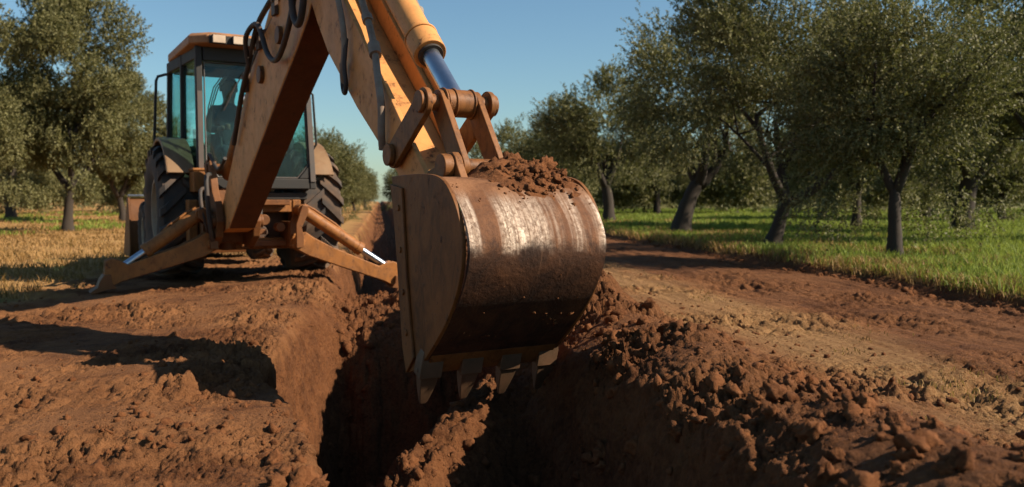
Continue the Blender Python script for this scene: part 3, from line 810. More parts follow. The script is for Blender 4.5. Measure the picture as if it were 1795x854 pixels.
# shell with slightly dented surface
nx = 36
og, ig = [], []
def dent(x, i): return .0045*mnoise.noise(Vector((x*6, i*.35, 0))) + .002*mnoise.noise(Vector((x*17, i*.9, 3)))
for i, ((q, z), (qi, zi)) in enumerate(zip(sh, shi)):
    ro, ri = [], []
    for k in range(nx+1):
        x = XL+.008+(XR-XL-.016)*k/nx; d = dent(x, i)
        nq, nz = (q-qi)/.022, (z-zi)/.022
        ro.append(mb.bm.verts.new(L(x, q+nq*d, z+nz*d))); ri.append(mb.bm.verts.new(L(x, qi, zi)))
    og.append(ro); ig.append(ri)
for i in range(len(sh)-1):
    for k in range(nx):
        mb.bm.faces.new((og[i][k], og[i][k+1], og[i+1][k+1], og[i+1][k]))
        mb.bm.faces.new((ig[i][k+1], ig[i][k], ig[i+1][k], ig[i+1][k+1]))
for k in range(nx):
    mb.bm.faces.new((og[0][k+1], og[0][k], ig[0][k], ig[0][k+1])); mb.bm.faces.new((og[-1][k], og[-1][k+1], ig[-1][k+1], ig[-1][k]))
for i in range(len(sh)-1):
    mb.bm.faces.new((og[i+1][0], ig[i+1][0], ig[i][0], og[i][0])); mb.bm.faces.new((og[i][nx], ig[i][nx], ig[i+1][nx], og[i+1][nx]))
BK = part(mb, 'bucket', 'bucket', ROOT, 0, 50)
BK['label'] = 'rust-brown digging bucket with a scraped bright steel band across its back'
sidep = offset(sh, -.013) + front
for x0, x1 in ((XL-.010, XL+.010), (XR-.010, XR+.010)):
    mb = MB(); prism(mb, sidep, x0, x1); part(mb, 'side_plate', 'bucket_side', BK, .004)
cut = front + [(.36, .955), (.385, .76), (.41, .54), (.455, .30), (.49, .16)]
for x0, x1 in ((XL-.024, XL-.0105), (XR+.0105, XR+.024)):
    mb = MB(); prism(mb, cut, x0, x1)
    for q, z in ((.325, .86), (.345, .66), (.375, .46), (.41, .27)): mb.cyl(L(x0-.008, q, z), L(x1+.008, q, z), .017, n=6)
    part(mb, 'side_cutter', 'bucket_side', BK, .004)
# lip plate
mb = MB(); prism(mb, [(.60, .182), (.612, .188), (.548, .110), (.522, .088), (.514, .10), (.54, .13)], XL+.015, XR-.015); part(mb, 'cutting_edge', 'bucket_side', BK, .003)
# welded seam bar low on the back
ang = math.atan2(-.165, -.075)
for k in range(4):
    xm = XL+.035 + (XR-XL-.075)*k/3
    w0, w1 = .062, .030
    b = (.535, .125); dq, dz = -.36, -.933; nq, nz = .933, -.36
    mb = MB()
    def ring(t, hw, th): 
        q, z = b[0]+dq*t, b[1]+dz*t
        return [L(xm-hw, q+nq*th, z+nz*th), L(xm+hw, q+nq*th, z+nz*th), L(xm+hw, q-nq*th, z-nz*th), L(xm-hw, q-nq*th, z-nz*th)]
    R_ = [ring(-.09, .046, .020), ring(-.04, .056, .034), ring(.045, .056, .038), ring(.048, .044, .030), ring(.09, .040, .026), ring(.145, .030, .017), ring(.19, .020, .008), ring(.205, .014, .004)]
    Vs = [[mb.bm.verts.new(p) for p in r] for r in R_]
    for i in range(len(Vs)-1):
        for e in range(4): mb.bm.faces.new((Vs[i][e], Vs[i][(e+1) % 4], Vs[i+1][(e+1) % 4], Vs[i+1][e]))
    mb.bm.faces.new(Vs[0][::-1]); mb.bm.faces.new(Vs[-1])
    mb.cyl(L(xm-.060, b[0]+dq*.015, b[1]+dz*.015), L(xm+.060, b[0]+dq*.015, b[1]+dz*.015), .011, n=12)
    part(mb, 'tooth', 'tooth', BK, .005)
# mud caked on the back of the bucket
n = 900; xx = RNG.uniform(XL+.02, XR-.02, n); zz = np.concatenate([RNG.normal(.66, .03, n//2), RNG.uniform(.25, .99, n-n//2)])
zz += .03*perlin(xx*9, xx*0+2)
kk = (fbm(xx*7+3, zz*7, 2) > -.02) & (zz < .99) & (zz > .18); xx, zz = xx[kk], zz[kk]
shq = np.array([p[0] for p in sh])[6:]; shz = np.array([p[1] for p in sh])[6:]
qq = np.interp(zz, shz[::-1], shq[::-1]); rr = .0035*(5.0**(RNG.random(len(xx))**2.2))
cm = clods_mesh('caked_mud', np.array([L(a, b_, c) for a, b_, c in zip(xx, qq-rr*.2, zz)]), rr, np.full(len(xx), 1))
link('caked_mud', cm, M['soil'], BK)['kind'] = 'stuff'
# hinge ears
for x0, x1 in ((-.232, -.192), (.046, .086)):
    mb = MB()
    prism(mb, [(.26, .985), (.60, .985), (.545, 1.06), (.525, 1.10), (.49, 1.125), (.44, 1.125), (.40, 1.10), (.36, 1.07), (.22, 1.045), (.17, 1.0), (.16, .92), (.24, .90)], x0, x1)
    part(mb, 'hinge_ear', 'muddy_link', BK, .006)
mb = MB(); mb.cyl(L(-.275, .47, 1.055), L(.125, .47, 1.055), .042, n=24); mb.cyl(L(-.285, .47, 1.055), L(-.233, .47, 1.055), .062, n=26); mb.cyl(L(.087, .47, 1.055), L(.13, .47, 1.055), .062, n=26)
mb.cyl(L(-.26, .20, .955), L(.11, .20, .955), .045, n=24)
part(mb, 'bucket_pin', 'muddy_link', BK, .006)

# --- hoses on stick and boom
def plane_curve(pts, n=6):
    P = [Vector(L(*p)) for p in pts]; out = []
    for i in range(len(P)-1):
        p0, p1, p2, p3 = P[max(0, i-1)], P[i], P[i+1], P[min(len(P)-1, i+2)]
        for k in range(n):
            t = k/n
            out.append(.5*((2*p1) + (-p0+p2)*t + (2*p0-5*p1+4*p2-p3)*t*t + (-p0+3*p1-3*p2+p3)*t**3))
    out.append(P[-1]); return out
def hose(parent, pts, r, mat, fittings=()):
    c = plane_curve(pts); r *= .82; mb = MB(); mb.tube(c, r, 12)
    for f, ln, rr in fittings:
        i = int(f*(len(c)-2)); d = (c[i+1]-c[i]).normalized(); mb.cyl(c[i], c[i]+d*ln, rr, n=14)
    return part(mb, 'hose', mat, parent, 0)
# thick hose over the near flange down to the stick pin
hose(st, [(-.12, -1.62, 2.82), (-.13, -1.20, 2.40), (-.16, -.85, 2.05), (-.20, -.60, 1.80), (-.245, -.42, 1.58), (-.262, -.33, 1.42), (-.262, -.33, 1.27), (-.245, -.36, 1.18)], .026, 'hose_grey', ((.33, .06, .033), (.44, .10, .036)))
hose(st, [(-.20, -1.60, 2.72), (-.245, -1.22, 2.36), (-.262, -.98, 2.02), (-.262, -.93, 1.83), (-.262, -.97, 1.68), (-.24, -1.0, 1.60)], .023, 'hose_grey')
hose(st, [(-.25, -.93, 1.88), (-.275, -.90, 1.72), (-.272, -.88, 1.60), (-.262, -.93, 1.55), (-.255, -.99, 1.60), (-.26, -.99, 1.74)], .017, 'hose')
# loop at the knuckle
hose(boom, [(-.26, -3.42, 2.05), (-.31, -3.30, 2.26), (-.28, -3.02, 2.33), (-.26, -2.78, 2.06), (-.27, -2.45, 1.97), (-.27, -2.15, 2.14), (-.25, -2.02, 2.42), (-.22, -2.05, 2.74)], .026, 'hose')
hose(boom, [(-.24, -4.15, 1.42), (-.25, -3.75, 1.84), (-.25, -3.45, 2.08), (-.25, -3.16, 2.33), (-.22, -2.85, 2.48), (-.15, -2.4, 2.70), (-.12, -1.95, 3.0)], .028, 'hose')
hose(boom, [(-.16, -4.5, 1.32), (-.16, -4.0, 1.80), (-.16, -3.6, 2.15), (-.14, -3.1, 2.37), (-.12, -2.6, 2.56), (-.10, -2.1, 2.9)], .022, 'hose')
hose(boom, [(-.255, -2.1, 2.75), (-.285, -2.0, 2.45), (-.29, -1.94, 2.22), (-.285, -1.82, 2.12), (-.28, -1.72, 2.26), (-.27, -1.70, 2.6)], .03, 'hose')
for q, z in ((-3.72, 1.98), (-3.22, 2.28), (-2.7, 2.47)):
    mb = MB(); lbox(mb, (-.235, -.205), (q-.05, q+.05), (z-.12, z+.06)); mb.cyl(L(-.25, q, z), L(-.10, q, z+.05), .03, n=10)
    part(mb, 'hose_clamp', 'dark_iron', boom, .004)
# crowd cylinder above the boom
mb = MB(); a = Vector(L(XC, -3.5, 2.22)); b = Vector(L(XC, -2.36, 3.06)); d = (b-a).normalized()
mb.cyl(a, a+d*.95, .075, n=24); mb.cyl(a+d*.88, a+d*.97, .09, n=24)
cc = part(mb, 'crowd_cylinder', 'paint_boom', ROOT, .005)
mb = MB(); mb.cyl(a+d*.9, b, .042, n=20); part(mb, 'rod', 'chrome', cc, 0)
mb = MB(); mb.cyl(L(-.20, -2.36, 3.06), L(.06, -2.36, 3.06), .05, n=18); part(mb, 'pin', 'rusty', cc, .004)
# boom lift cylinder inside the post
mb = MB(); a = Vector(L(XC, -5.22, 1.15)); b = Vector(L(XC, -4.25, 1.85)); d = (b-a).normalized()
mb.cyl(a, a+d*.7, .07, n=24)
lc = part(mb, 'lift_cylinder', 'paint', ROOT, .005)
mb = MB(); mb.cyl(a+d*.6, b, .04, n=20); mb.cyl(L(-.16, -4.25, 1.85), L(.02, -4.25, 1.85), .05, n=16); part(mb, 'rod', 'chrome', lc, 0)

# --- swing post (king post) carrying the boom
mb = MB()
for x0, x1 in ((-.290, -.215), (.075, .150)):
    prism(mb, [(-5.32, .42), (-5.05, .40), (-4.80, .52), (-4.74, .68), (-4.80, .84), (-4.98, .98), (-5.08, 1.18), (-5.10, 1.30), (-5.26, 1.32), (-5.32, 1.20)], x0, x1)
prism(mb, [(-5.34, .44), (-5.20, .44), (-5.16, .80), (-5.2, 1.0), (-5.34, 1.0)], -.216, .076)
mb.cyl(L(XC, -5.32, .36), L(XC, -5.32, 1.02), .085, n=20)
mb.cyl(L(-.33, -4.86, .68), L(.19, -4.86, .68), .07, n=20)
mb.cyl(L(-.31, -5.2, 1.22), L(.17, -5.2, 1.22), .055, n=20)
sp = part(mb, 'swing_post', 'rusty', ROOT, .012)
hose(sp, [(-.30, -5.0, 1.16), (-.36, -4.86, 1.12), (-.37, -4.78, .90), (-.34, -4.80, .60), (-.30, -4.92, .48), (-.26, -5.1, .50)], .028, 'hose')
hose(sp, [(-.33, -5.1, 1.02), (-.40, -4.98, .98), (-.40, -4.90, .78), (-.35, -4.92, .60), (-.31, -5.05, .55)], .024, 'hose')
hose(sp, [(-.28, -5.15, 1.30), (-.31, -4.95, 1.36), (-.28, -4.7, 1.20), (-.26, -4.45, 1.30)], .022, 'hose')
hose(sp, [(.14, -5.25, 1.10), (.22, -5.1, .95), (.20, -5.0, .72), (.12, -5.0, .6)], .024, 'hose')
mb = MB(); lbox(mb, (-.40, -.20), (-5.62, -5.36), (.98, 1.20)); lbox(mb, (-.41, -.19), (-5.64, -5.355), (1.203, 1.235)); part(mb, 'side_cover', 'paint', ROOT, .012)
# --- rear slide frame
mb = MB()
lbox(mb, (-.46, .74), (-5.52, -5.36), (.76, .89)); lbox(mb, (-.46, .74), (-5.52, -5.36), (.36, .48))
for x in (-.46, .64): lbox(mb, (x+.003, x+.097), (-5.54, -5.345), (.345, .90))
fr = part(mb, 'rear_frame', 'paint', ROOT, .012)
mb = MB(); lbox(mb, (-.33, .60), (-5.60, -5.55), (.40, .86)); part(mb, 'back_plate', 'dark_iron', fr, .006)
mb = MB()
lbox(mb, (.18, .58), (-5.35, -5.20), (.84, .90)); 
lbox(mb, (.16, .56), (-5.35, -5.26), (.39, .455)); lbox(mb, (.20, .34), (-5.34, -5.29), (.52, .58))
mb.cyl(L(.46, -5.30, .60), L(.46, -5.16, .60), .05, n=16); mb.cyl(L(.30, -5.34, .68), L(.30, -5.22, .68), .06, n=16)
part(mb, 'valve_block', 'rusty', fr, .008)
# --- stabilisers
def stab(s, piv, foot, ctop, cb, q0, name='stabilizer_leg'):
    (px, pz), (fx, fz) = piv, foot
    mb = MB()
    dx, dz = fx-px, fz-pz; l = math.hypot(dx, dz); ux, uz = dx/l, dz/l; nx_, nz_ = -uz, ux
    if nz_ < 0: nx_, nz_ = -nx_, -nz_
    def pt(t, o): return (px+ux*l*t+nx_*o, pz+uz*l*t+nz_*o)
    prof = [pt(-.05, .07), pt(.02, .13), pt(.10, .105), pt(.30, .075), (pt(.80, .055)), pt(.86, .12), pt(.92, .16), pt(.975, .155), pt(1.0, .10), pt(1.04, .0), pt(1.10, -.05), pt(1.04, -.11), pt(.9, -.085), pt(.5, -.095), pt(.12, -.10), pt(-.05, -.07)]
    def LL(x, z, q): return L(x, q, z)
    mb.poly_prism([LL(x, z, q0) for x, z in prof], [LL(x, z, q0+.045) for x, z in prof])
    mb.poly_prism([LL(x, z, q0+.115) for x, z in prof], [LL(x, z, q0+.16) for x, z in prof])
    web = [pt(.06, .04), pt(.8, .03), pt(1.0, .02), pt(1.0, -.06), pt(.06, -.07)]
    mb.poly_prism([LL(x, z, q0+.046) for x, z in web], [LL(x, z, q0+.114) for x, z in web])
    mb.cyl(LL(px, pz, q0-.03), LL(px, pz, q0+.19), .055, n=20)
    leg = part(mb, name, 'paint', ROOT, .010)
    a = Vector(LL(ctop[0], ctop[1], q0+.08)); b = Vector(LL(cb[0], cb[1], q0+.08)); d = (b-a).normalized(); ln = (b-a).length
    mb = MB(); mb.cyl(a, a+d*ln*.68, .068, n=24); mb.cyl(a+d*ln*.635, a+d*ln*.695, .075, n=24); mb.cyl(a-Vector((0, .1, 0)), a+Vector((0, .1, 0)), .06, n=20)
    mb.tube([a+d*.05+Vector((0, 0, .085)), a+d*.18+Vector((0, 0, .10)), a+d*ln*.4+Vector((0, 0, .095)), a+d*ln*.5+Vector((0, 0, .07))], .013, 8)
    part(mb, 'stabilizer_cylinder', 'paint', leg, .005)
    mb = MB(); mb.cyl(a+d*ln*.6, b, .038, n=20); mb.cyl(b-Vector((0, .07, 0)), b+Vector((0, .07, 0)), .05, n=16); part(mb, 'rod', 'chrome', leg, 0)
    mb = MB()
    fo = [(fx+s*a, fz+b) for a, b in ((-.07, -.115), (.02, -.125), (.09, -.15), (.155, -.165), (.165, -.145), (.10, -.10), (.075, -.03), (.04, .02), (-.02, .02), (-.03, -.06))]
    mb.poly_prism([LL(x, z, q0-.04) for x, z in fo], [LL(x, z, q0+.20) for x, z in fo])
    part(mb, 'foot', 'rusty', leg, .006)
    # bracket on the frame
    mb = MB()
    bp = [(px-.05*s, pz-.06), (px+.03*s, pz-.05), (px+.035*s, pz+.06), (px+.01*s, pz+.16), (ctop[0]+.035*s, ctop[1]-.05), (ctop[0]+.04*s, ctop[1]+.04), (ctop[0]-.02*s, ctop[1]+.055), (px-.05*s, pz+.20)]
    if s < 0: bp = bp[::-1]
    mb.poly_prism([LL(x, z, q0-.06) for x, z in bp], [LL(x, z, q0-.025) for x, z in bp])
    mb.poly_prism([LL(x, z, q0+.185) for x, z in bp], [LL(x, z, q0+.22) for x, z in bp])
    lo, hi = sorted((px-.06*s, px+.05*s))
    lbox(mb, (lo, hi), (q0-.40, q0-.062), (pz-.06, pz+.22))
    part(mb, 'stabilizer_bracket', 'rusty', ROOT, .008)
stab(-1, (-.30, .45), (-1.27, .155), (-.40, .76), (-1.17, .215), -5.10)
stab(1, (.60, .44), (1.71, .015), (.64, .79), (1.62, .14), -5.10)

# --- wheels
def wheel(xm, q, rad_o, width, rim_r, nl, name):
    """xm = centre x"""
    c = L(xm, q, rad_o+.035); w = width/2; bite = .045*rad_o/.74
    rt = rad_o-bite
    mb = MB()
    prof = [(-w*.78, rim_r), (-w*.95, rim_r+.06), (-w*1.0, (rim_r+rt)/2), (-w*.96, rt-.07), (-w*.82, rt-.015), (-w*.4, rt), (w*.4, rt), (w*.82, rt-.015), (w*.96, rt-.07), (w*1.0, (rim_r+rt)/2), (w*.95, rim_r+.06), (w*.78, rim_r)]
    mb.lathe_x(c, prof, 64)
    def P(x, a, r): return (c[0]+x, c[1]+r*math.cos(a), c[2]+r*math.sin(a))
    for sd in (-1, 1):
        for k in range(nl):
            a0 = 2*math.pi*(k+(.5 if sd > 0 else 0))/nl; sw = .34
            secs = []
            for t in np.linspace(0, 1, 6):
                x = sd*w*(-.06+1.03*t); a = a0 + sw*t; hw = (.030+.012*t)/rad_o
                rb = rt-.02 if t < .75 else rt-.02-.07*(t-.75)/.25
                ro = rad_o if t < .8 else rad_o-.035*(t-.8)/.2
                secs.append([P(x, a-hw*1.25, rb), P(x, a-hw, ro), P(x, a+hw, ro), P(x, a+hw*1.25, rb)])
            Vs = [[mb.bm.verts.new(p) for p in r] for r in secs]
            for i in range(5):
                for e in range(3): mb.bm.faces.new((Vs[i][e], Vs[i][e+1], Vs[i+1][e+1], Vs[i+1][e]))
            mb.bm.faces.new(Vs[0]); mb.bm.faces.new(Vs[-1][::-1])
    wh = empty(name); wh.parent = ROOT
    part(mb, 'tyre', 'rubber', wh, 0, 32)
    mb = MB()
    mb.lathe_x(c, [(-w*.80, rim_r+.004), (-w*.80, rim_r-.03), (-w*.30, rim_r-.08), (-w*.25, .10), (-w*.4, .09), (-w*.4, .02), (w*.4, .02), (w*.4, .09), (w*.25, .10), (w*.30, rim_r-.08), (w*.80, rim_r-.03), (w*.80, rim_r+.004)], 40)
    for k in range(8):
        a = 2*math.pi*k/8
        for s_ in (-1, 1): mb.cyl(P(s_*w*.24, a, .16), P(s_*w*.34, a, .16), .016, n=8)
    part(mb, 'rim', 'rim', wh, 0)
for xm in (-.45, 1.07): wheel(xm, -6.3, .74, .52, .36, 20, 'rear_wheel')
for xm in (-.42, 1.02): wheel(xm, -8.45, .42, .30, .21, 18, 'front_wheel')
# --- fenders: arched sheets over the rear tyres
def fender(x0, x1):
    mb = MB(); c = (-6.3, .775); n = 22
    lip = []
    def pr(r): return [(c[0]+r*math.cos(a), c[1]+r*math.sin(a)) for a in np.linspace(rad(30), rad(160), n)]
    po, pi_ = pr(.83), pr(.805)
    prism(mb, po+pi_[::-1], x0, x1)
    # outer skirt
    xo = x0 if x0 < X0-.3 else x1-.025
    prism(mb, po+pr(.785)[::-1], xo-.002, xo+.027)
    return part(mb, 'fender', 'fender', ROOT, .012, 40)
fender(-.63, -.345); fender(.955, 1.20)

# --- chassis, bonnet, loader
mb = MB()
lbox(mb, (.04, .56), (-8.9, -5.6), (.42, .75)); lbox(mb, (-.22, .82), (-6.42, -6.18), (.62, .92))
lbox(mb, (-.30, .90), (-8.52, -8.38), (.34, .50))
lbox(mb, (.00, .60), (-6.1, -5.62), (.34, .66)); mb.cyl(L(.30, -5.62, .52), L(.30, -5.50, .52), .11, n=20)
part(mb, 'chassis', 'dark_iron', ROOT, .015)
mb = MB(); prism(mb, [(-9.1, .62), (-9.12, 1.05), (-9.02, 1.16), (-7.1, 1.42), (-7.1, .76), (-8.0, .76)], -.08, .68)
bn = part(mb, 'bonnet', 'paint', ROOT, .04)
mb = MB()
for k in range(7): lbox(mb, (.02, .58), (-9.135, -9.122), (.68+.05*k, .70+.05*k))
part(mb, 'grille', 'frame_black', bn, .003)
mb = MB(); mb.tube([L(.12, -8.2, 1.2), L(.12, -8.2, 1.75), L(.12, -8.24, 1.85)], .035, 12); part(mb, 'exhaust_pipe', 'dark_iron', ROOT, 0)
for x0, x1 in ((-.22, -.12), (.72, .82)):
    mb = MB(); prism(mb, [(-7.35, 1.28), (-7.2, 1.22), (-7.3, 1.08), (-8.9, .92), (-9.35, .42), (-9.55, .30), (-9.6, .42), (-9.1, 1.02), (-8.8, 1.12)], x0, x1); la = part(mb, 'loader_arm', 'paint', ROOT, .012)
mb = MB()
lbp = [(-9.55, .08), (-9.50, .22), (-9.52, .62), (-9.60, .88), (-9.66, .93), (-9.67, .90), (-9.58, .62), (-9.56, .24), (-9.60, .13), (-10.35, .075), (-10.35, .055)]
prism(mb, lbp, -.58, 1.18)
for x0, x1 in ((-.605, -.582), (1.182, 1.205)):
    prism(mb, [(-9.50, .06), (-9.47, .24), (-9.50, .64), (-9.62, .94), (-9.75, .93), (-10.38, .055)], x0, x1)
lb = part(mb, 'loader_bucket', 'rusty', ROOT, .006)
mb = MB(); lbox(mb, (-.60, 1.20), (-9.74, -9.60), (.945, .975)); part(mb, 'bucket_rim', 'chrome', lb, .006)

# --- cab
cab = empty('cab'); cab.parent = ROOT
QR, QF = -5.50, -7.05     # rear and front glass planes
def post(mb, xa, qa, za, xb, qb, zb, w, d):
    a = [L(xa-w, qa-d, za), L(xa+w, qa-d, za), L(xa+w, qa+d, za), L(xa-w, qa+d, za)]
    b = [L(xb-w, qb-d, zb), L(xb+w, qb-d, zb), L(xb+w, qb+d, zb), L(xb-w, qb+d, zb)]
    mb.poly_prism(a, b)
mb = MB()
XA, XB = -.30, .90        # post centre lines at the bottom
post(mb, XA, QR-.02, 1.02, XA+.0, QR-.05, 2.545, .034, .045)
post(mb, XB+.02, QR-.02, 1.02, XB-.045, QR-.05, 2.545, .035, .045)
post(mb, XA-.05, -6.28, 1.0, XA-.04, -6.26, 2.545, .03, .035); post(mb, XB, -6.28, 1.0, XB-.04, -6.26, 2.545, .03, .035)
post(mb, XA-.10, QF, 1.0, XA-.07, QF+.05, 2.545, .03, .035); post(mb, XB-.02, QF, 1.0, XB-.06, QF+.05, 2.545, .03, .035)
lbox(mb, (XA+.043, XB-.02), (QR-.065, QR+.02), (1.02, 1.135)); lbox(mb, (XA+.043, XB-.08), (QR-.09, QR-.005), (2.39, 2.545))
for x in (XA, XB-.05):
    sl_ = -.05 if x == XA else 0
    for za, zb, qe in ((1.0, 1.10, -6.25), (2.42, 2.545, -7.0)):
        xe = x+sl_*(1 if qe > -6.5 else 1.8)
        mb.poly_prism([L(x-.02, -5.57, za), L(x+.045, -5.57, za), L(xe+.045, qe, za), L(xe-.02, qe, za)], [L(x-.02, -5.57, zb), L(x+.045, -5.57, zb), L(xe+.045, qe, zb), L(xe-.02, qe, zb)])
lbox(mb, (XA-.06, XB-.06), (QF-.03, QF+.03), (.98, 1.30)); lbox(mb, (XA-.03, XB-.1), (QF+.02, QF+.08), (2.42, 2.545))
lbox(mb, (XA+.02, XB-.02), (QF, QR-.07), (.90, .98))
cf = part(mb, 'cab_frame', 'frame_black', cab, .012)
# chamfered corner gussets of the rear window
for x, s in ((XA+.043, 1), (XB-.015, -1)):
    for (za, zb) in ((1.136, 1.30),):
        mb = MB(); mb.poly_prism([L(x, QR-.06, za), L(x+s*.13, QR-.06, za), L(x, QR-.06, zb)], [L(x, QR+.016, za), L(x+s*.13, QR+.016, za), L(x, QR+.016, zb)])
        part(mb, 'corner_gusset', 'frame_black', cab, .01)
mb = MB(); post(mb, XA, QR+.032, 1.10, XA, QR+.002, 2.06, .026, .006); part(mb, 'post_cover', 'frame_grey', cab, .004)
mb = MB(); post(mb, XB+.018, QR+.032, 1.10, XB-.02, QR+.002, 2.06, .030, .006); part(mb, 'post_cover', 'frame_grey', cab, .004)
def pane(pts, thick=(0, .006, 0)):
    mb = MB(); mb.poly_prism([tuple(p) for p in pts], [tuple(Vector(p)+Vector(thick)) for p in pts]); return part(mb, 'window', 'glass', cab, 0, 0)
pane([L(XA+.175, QR-.02, 1.136), L(XB-.15, QR-.02, 1.136), L(XB-.01, QR-.022, 1.30), L(XB-.075, QR-.045, 2.388), L(XA+.044, QR-.045, 2.388), L(XA+.044, QR-.022, 1.30)])
pane([L(XA-.005, -5.585, 1.102), L(XA-.045, -6.245, 1.102), L(XA-.035, -6.225, 2.418), L(XA+.0, -5.60, 2.418)], (.006, 0, 0))
pane([L(XA-.055, -6.315, 1.0), L(XA-.095, -7.015, 1.0), L(XA-.065, -6.965, 2.418), L(XA-.04, -6.295, 2.418)], (.006, 0, 0))
pane([L(XB, -5.60, 1.102), L(XB, -6.24, 1.102), L(XB-.04, -6.22, 2.418), L(XB-.05, -5.61, 2.418)], (.006, 0, 0))
pane([L(XB-.01, -6.32, 1.0), L(XB-.02, -7.01, 1.0), L(XB-.06, -6.96, 2.418), L(XB-.04, -6.30, 2.418)], (.006, 0, 0))
pane([L(XA-.06, QF+.01, 1.302), L(XB-.06, QF+.01, 1.302), L(XB-.1, QF+.05, 2.418), L(XA-.03, QF+.05, 2.418)])
mb = MB()   # rubber seal round the rear glass
gl = [L(XA+.18, QR-.004, 1.145), L(XB-.155, QR-.004, 1.145), L(XB-.025, QR-.006, 1.305), L(XB-.088, QR-.028, 2.375), L(XA+.056, QR-.028, 2.375), L(XA+.056, QR-.006, 1.305)]
mb.tube(gl+gl[:1], .010, 8, caps=False); part(mb, 'window_seal', 'frame_grey', cab, 0)
# roof
mb = MB()
def rring(z, g):
    xa, xb, qa, qb, c = XA-.10+g, XB+.03-g, -7.10+g, -5.36-g, .16
    return [L(xa+c, qb, z), L(xb-c, qb, z), L(xb, qb-c, z), L(xb, qa+c, z), L(xb-c, qa, z), L(xa+c, qa, z), L(xa, qa+c, z), L(xa, qb-c, z)]
R_ = [rring(2.535, .05), rring(2.555, .0), rring(2.64, .0), rring(2.672, .035), rring(2.69, .12), rring(2.70, .35)]
Vs = [[mb.bm.verts.new(p) for p in r] for r in R_]
for i in range(len(Vs)-1):
    for e in range(8): mb.bm.faces.new((Vs[i][e], Vs[i][(e+1) % 8], Vs[i+1][(e+1) % 8], Vs[i+1][e]))
mb.bm.faces.new(Vs[0][::-1]); mb.bm.faces.new(Vs[-1])
part(mb, 'roof', 'paint_roof', cab, .015, 30)
mb = MB(); lbox(mb, (-.22, .80), (-5.356, -5.340), (2.55, 2.638)); part(mb, 'lamp_panel', 'frame_black', cab, .005)
for x0, x1 in ((-.20, -.055), (.01, .13), (.52, .66)):
    mb = MB(); lbox(mb, (x0, x1), (-5.338, -5.30), (2.545, 2.64)); wl = part(mb, 'work_lamp', 'frame_black', cab, .01)
    mb = MB(); lbox(mb, (x0+.008, x1-.008), (-5.299, -5.288), (2.552, 2.633)); part(mb, 'lens', 'lens', wl, .005)
# grab bar / mirror arm on the left
mb = MB(); mb.tube([L(XA-.08, -7.0, 2.40), L(XA-.11, -7.04, 2.42), L(XA-.20, -7.06, 2.39), L(XA-.22, -7.07, 2.34), L(XA-.26, -7.02, 1.62), L(XA-.24, -7.02, 1.52), L(XA-.14, -7.0, 1.46), L(XA-.09, -7.0, 1.44)], .017, 10); part(mb, 'grab_bar', 'frame_black', cab, 0)
mb = MB(); mb.tube([L(XB, -5.7, 2.2), L(XB+.10, -5.72, 2.12), L(XB+.16, -5.8, 1.55), L(XB+.10, -5.9, 1.42)], .014, 8); mb.cyl(L(XB+.03, -5.6, 2.32), L(XB+.05, -5.58, 2.24), .02, n=8)
part(mb, 'grab_bar', 'frame_black', cab, 0)
# wiper and cables behind the rear glass
mb = MB(); mb.tube([L(.30, QR+.03, 2.385), L(.16, QR+.04, 2.28), L(.0, QR+.04, 2.02)], .007, 6); mb.tube([L(.08, QR+.038, 2.16), L(-.06, QR+.038, 1.86)], .009, 6); part(mb, 'wiper', 'frame_black', cab, 0)
mb = MB()
for k in range(3):
    mb.tube([L(.22+.05*k, -5.64, 2.41), L(.02+.03*k, -5.62, 2.34), L(-.13+.025*k, -5.62, 2.12), L(-.19+.02*k, -5.62, 1.9), L(-.21+.015*k, -5.64, 1.5)], .007, 6)
part(mb, 'cable', 'hose', cab, 0)
# interior: seat turned to the dig, console, levers, steering column
mb = MB()
prism(mb, [(-5.88, 1.22), (-6.32, 1.18), (-6.36, 1.30), (-5.90, 1.33)], -.08, .36); prism(mb, [(-6.29, 1.28), (-6.39, 1.26), (-6.46, 1.66), (-6.36, 1.68)], -.06, .34)
lbox(mb, (.0, .28), (-6.25, -5.98), (.98, 1.18)); part(mb, 'seat', 'seat', cab, .03)
mb = MB(); lbox(mb, (-.05, .52), (-5.80, -5.62), (.98, 1.34)); lbox(mb, (-.25, -.17), (-6.1, -5.66), (.98, 1.50)); part(mb, 'console', 'frame_grey', cab, .015)
for x in (-.03, .29):
    mb = MB(); mb.cyl(L(x, -5.72, 1.34), L(x, -5.78, 1.62), .012, n=8); mb.cyl(L(x, -5.78, 1.60), L(x, -5.79, 1.68), .026, .02, n=10); part(mb, 'control_lever', 'frame_black', cab, 0)
mb = MB(); mb.cyl(L(.30, -6.85, 1.0), L(.30, -6.62, 1.55), .04, n=12)
cc_ = Vector(L(.30, -6.60, 1.58)); ringp = [cc_ + Vector((.19*math.cos(a), .19*math.sin(a)*.87, .19*math.sin(a)*.5)) for a in np.linspace(0, 2*math.pi, 25)]
mb.tube(ringp, .014, 8, caps=False); mb.cyl(ringp[0], ringp[12], .012, n=6); part(mb, 'steering_wheel', 'frame_black', cab, 0)

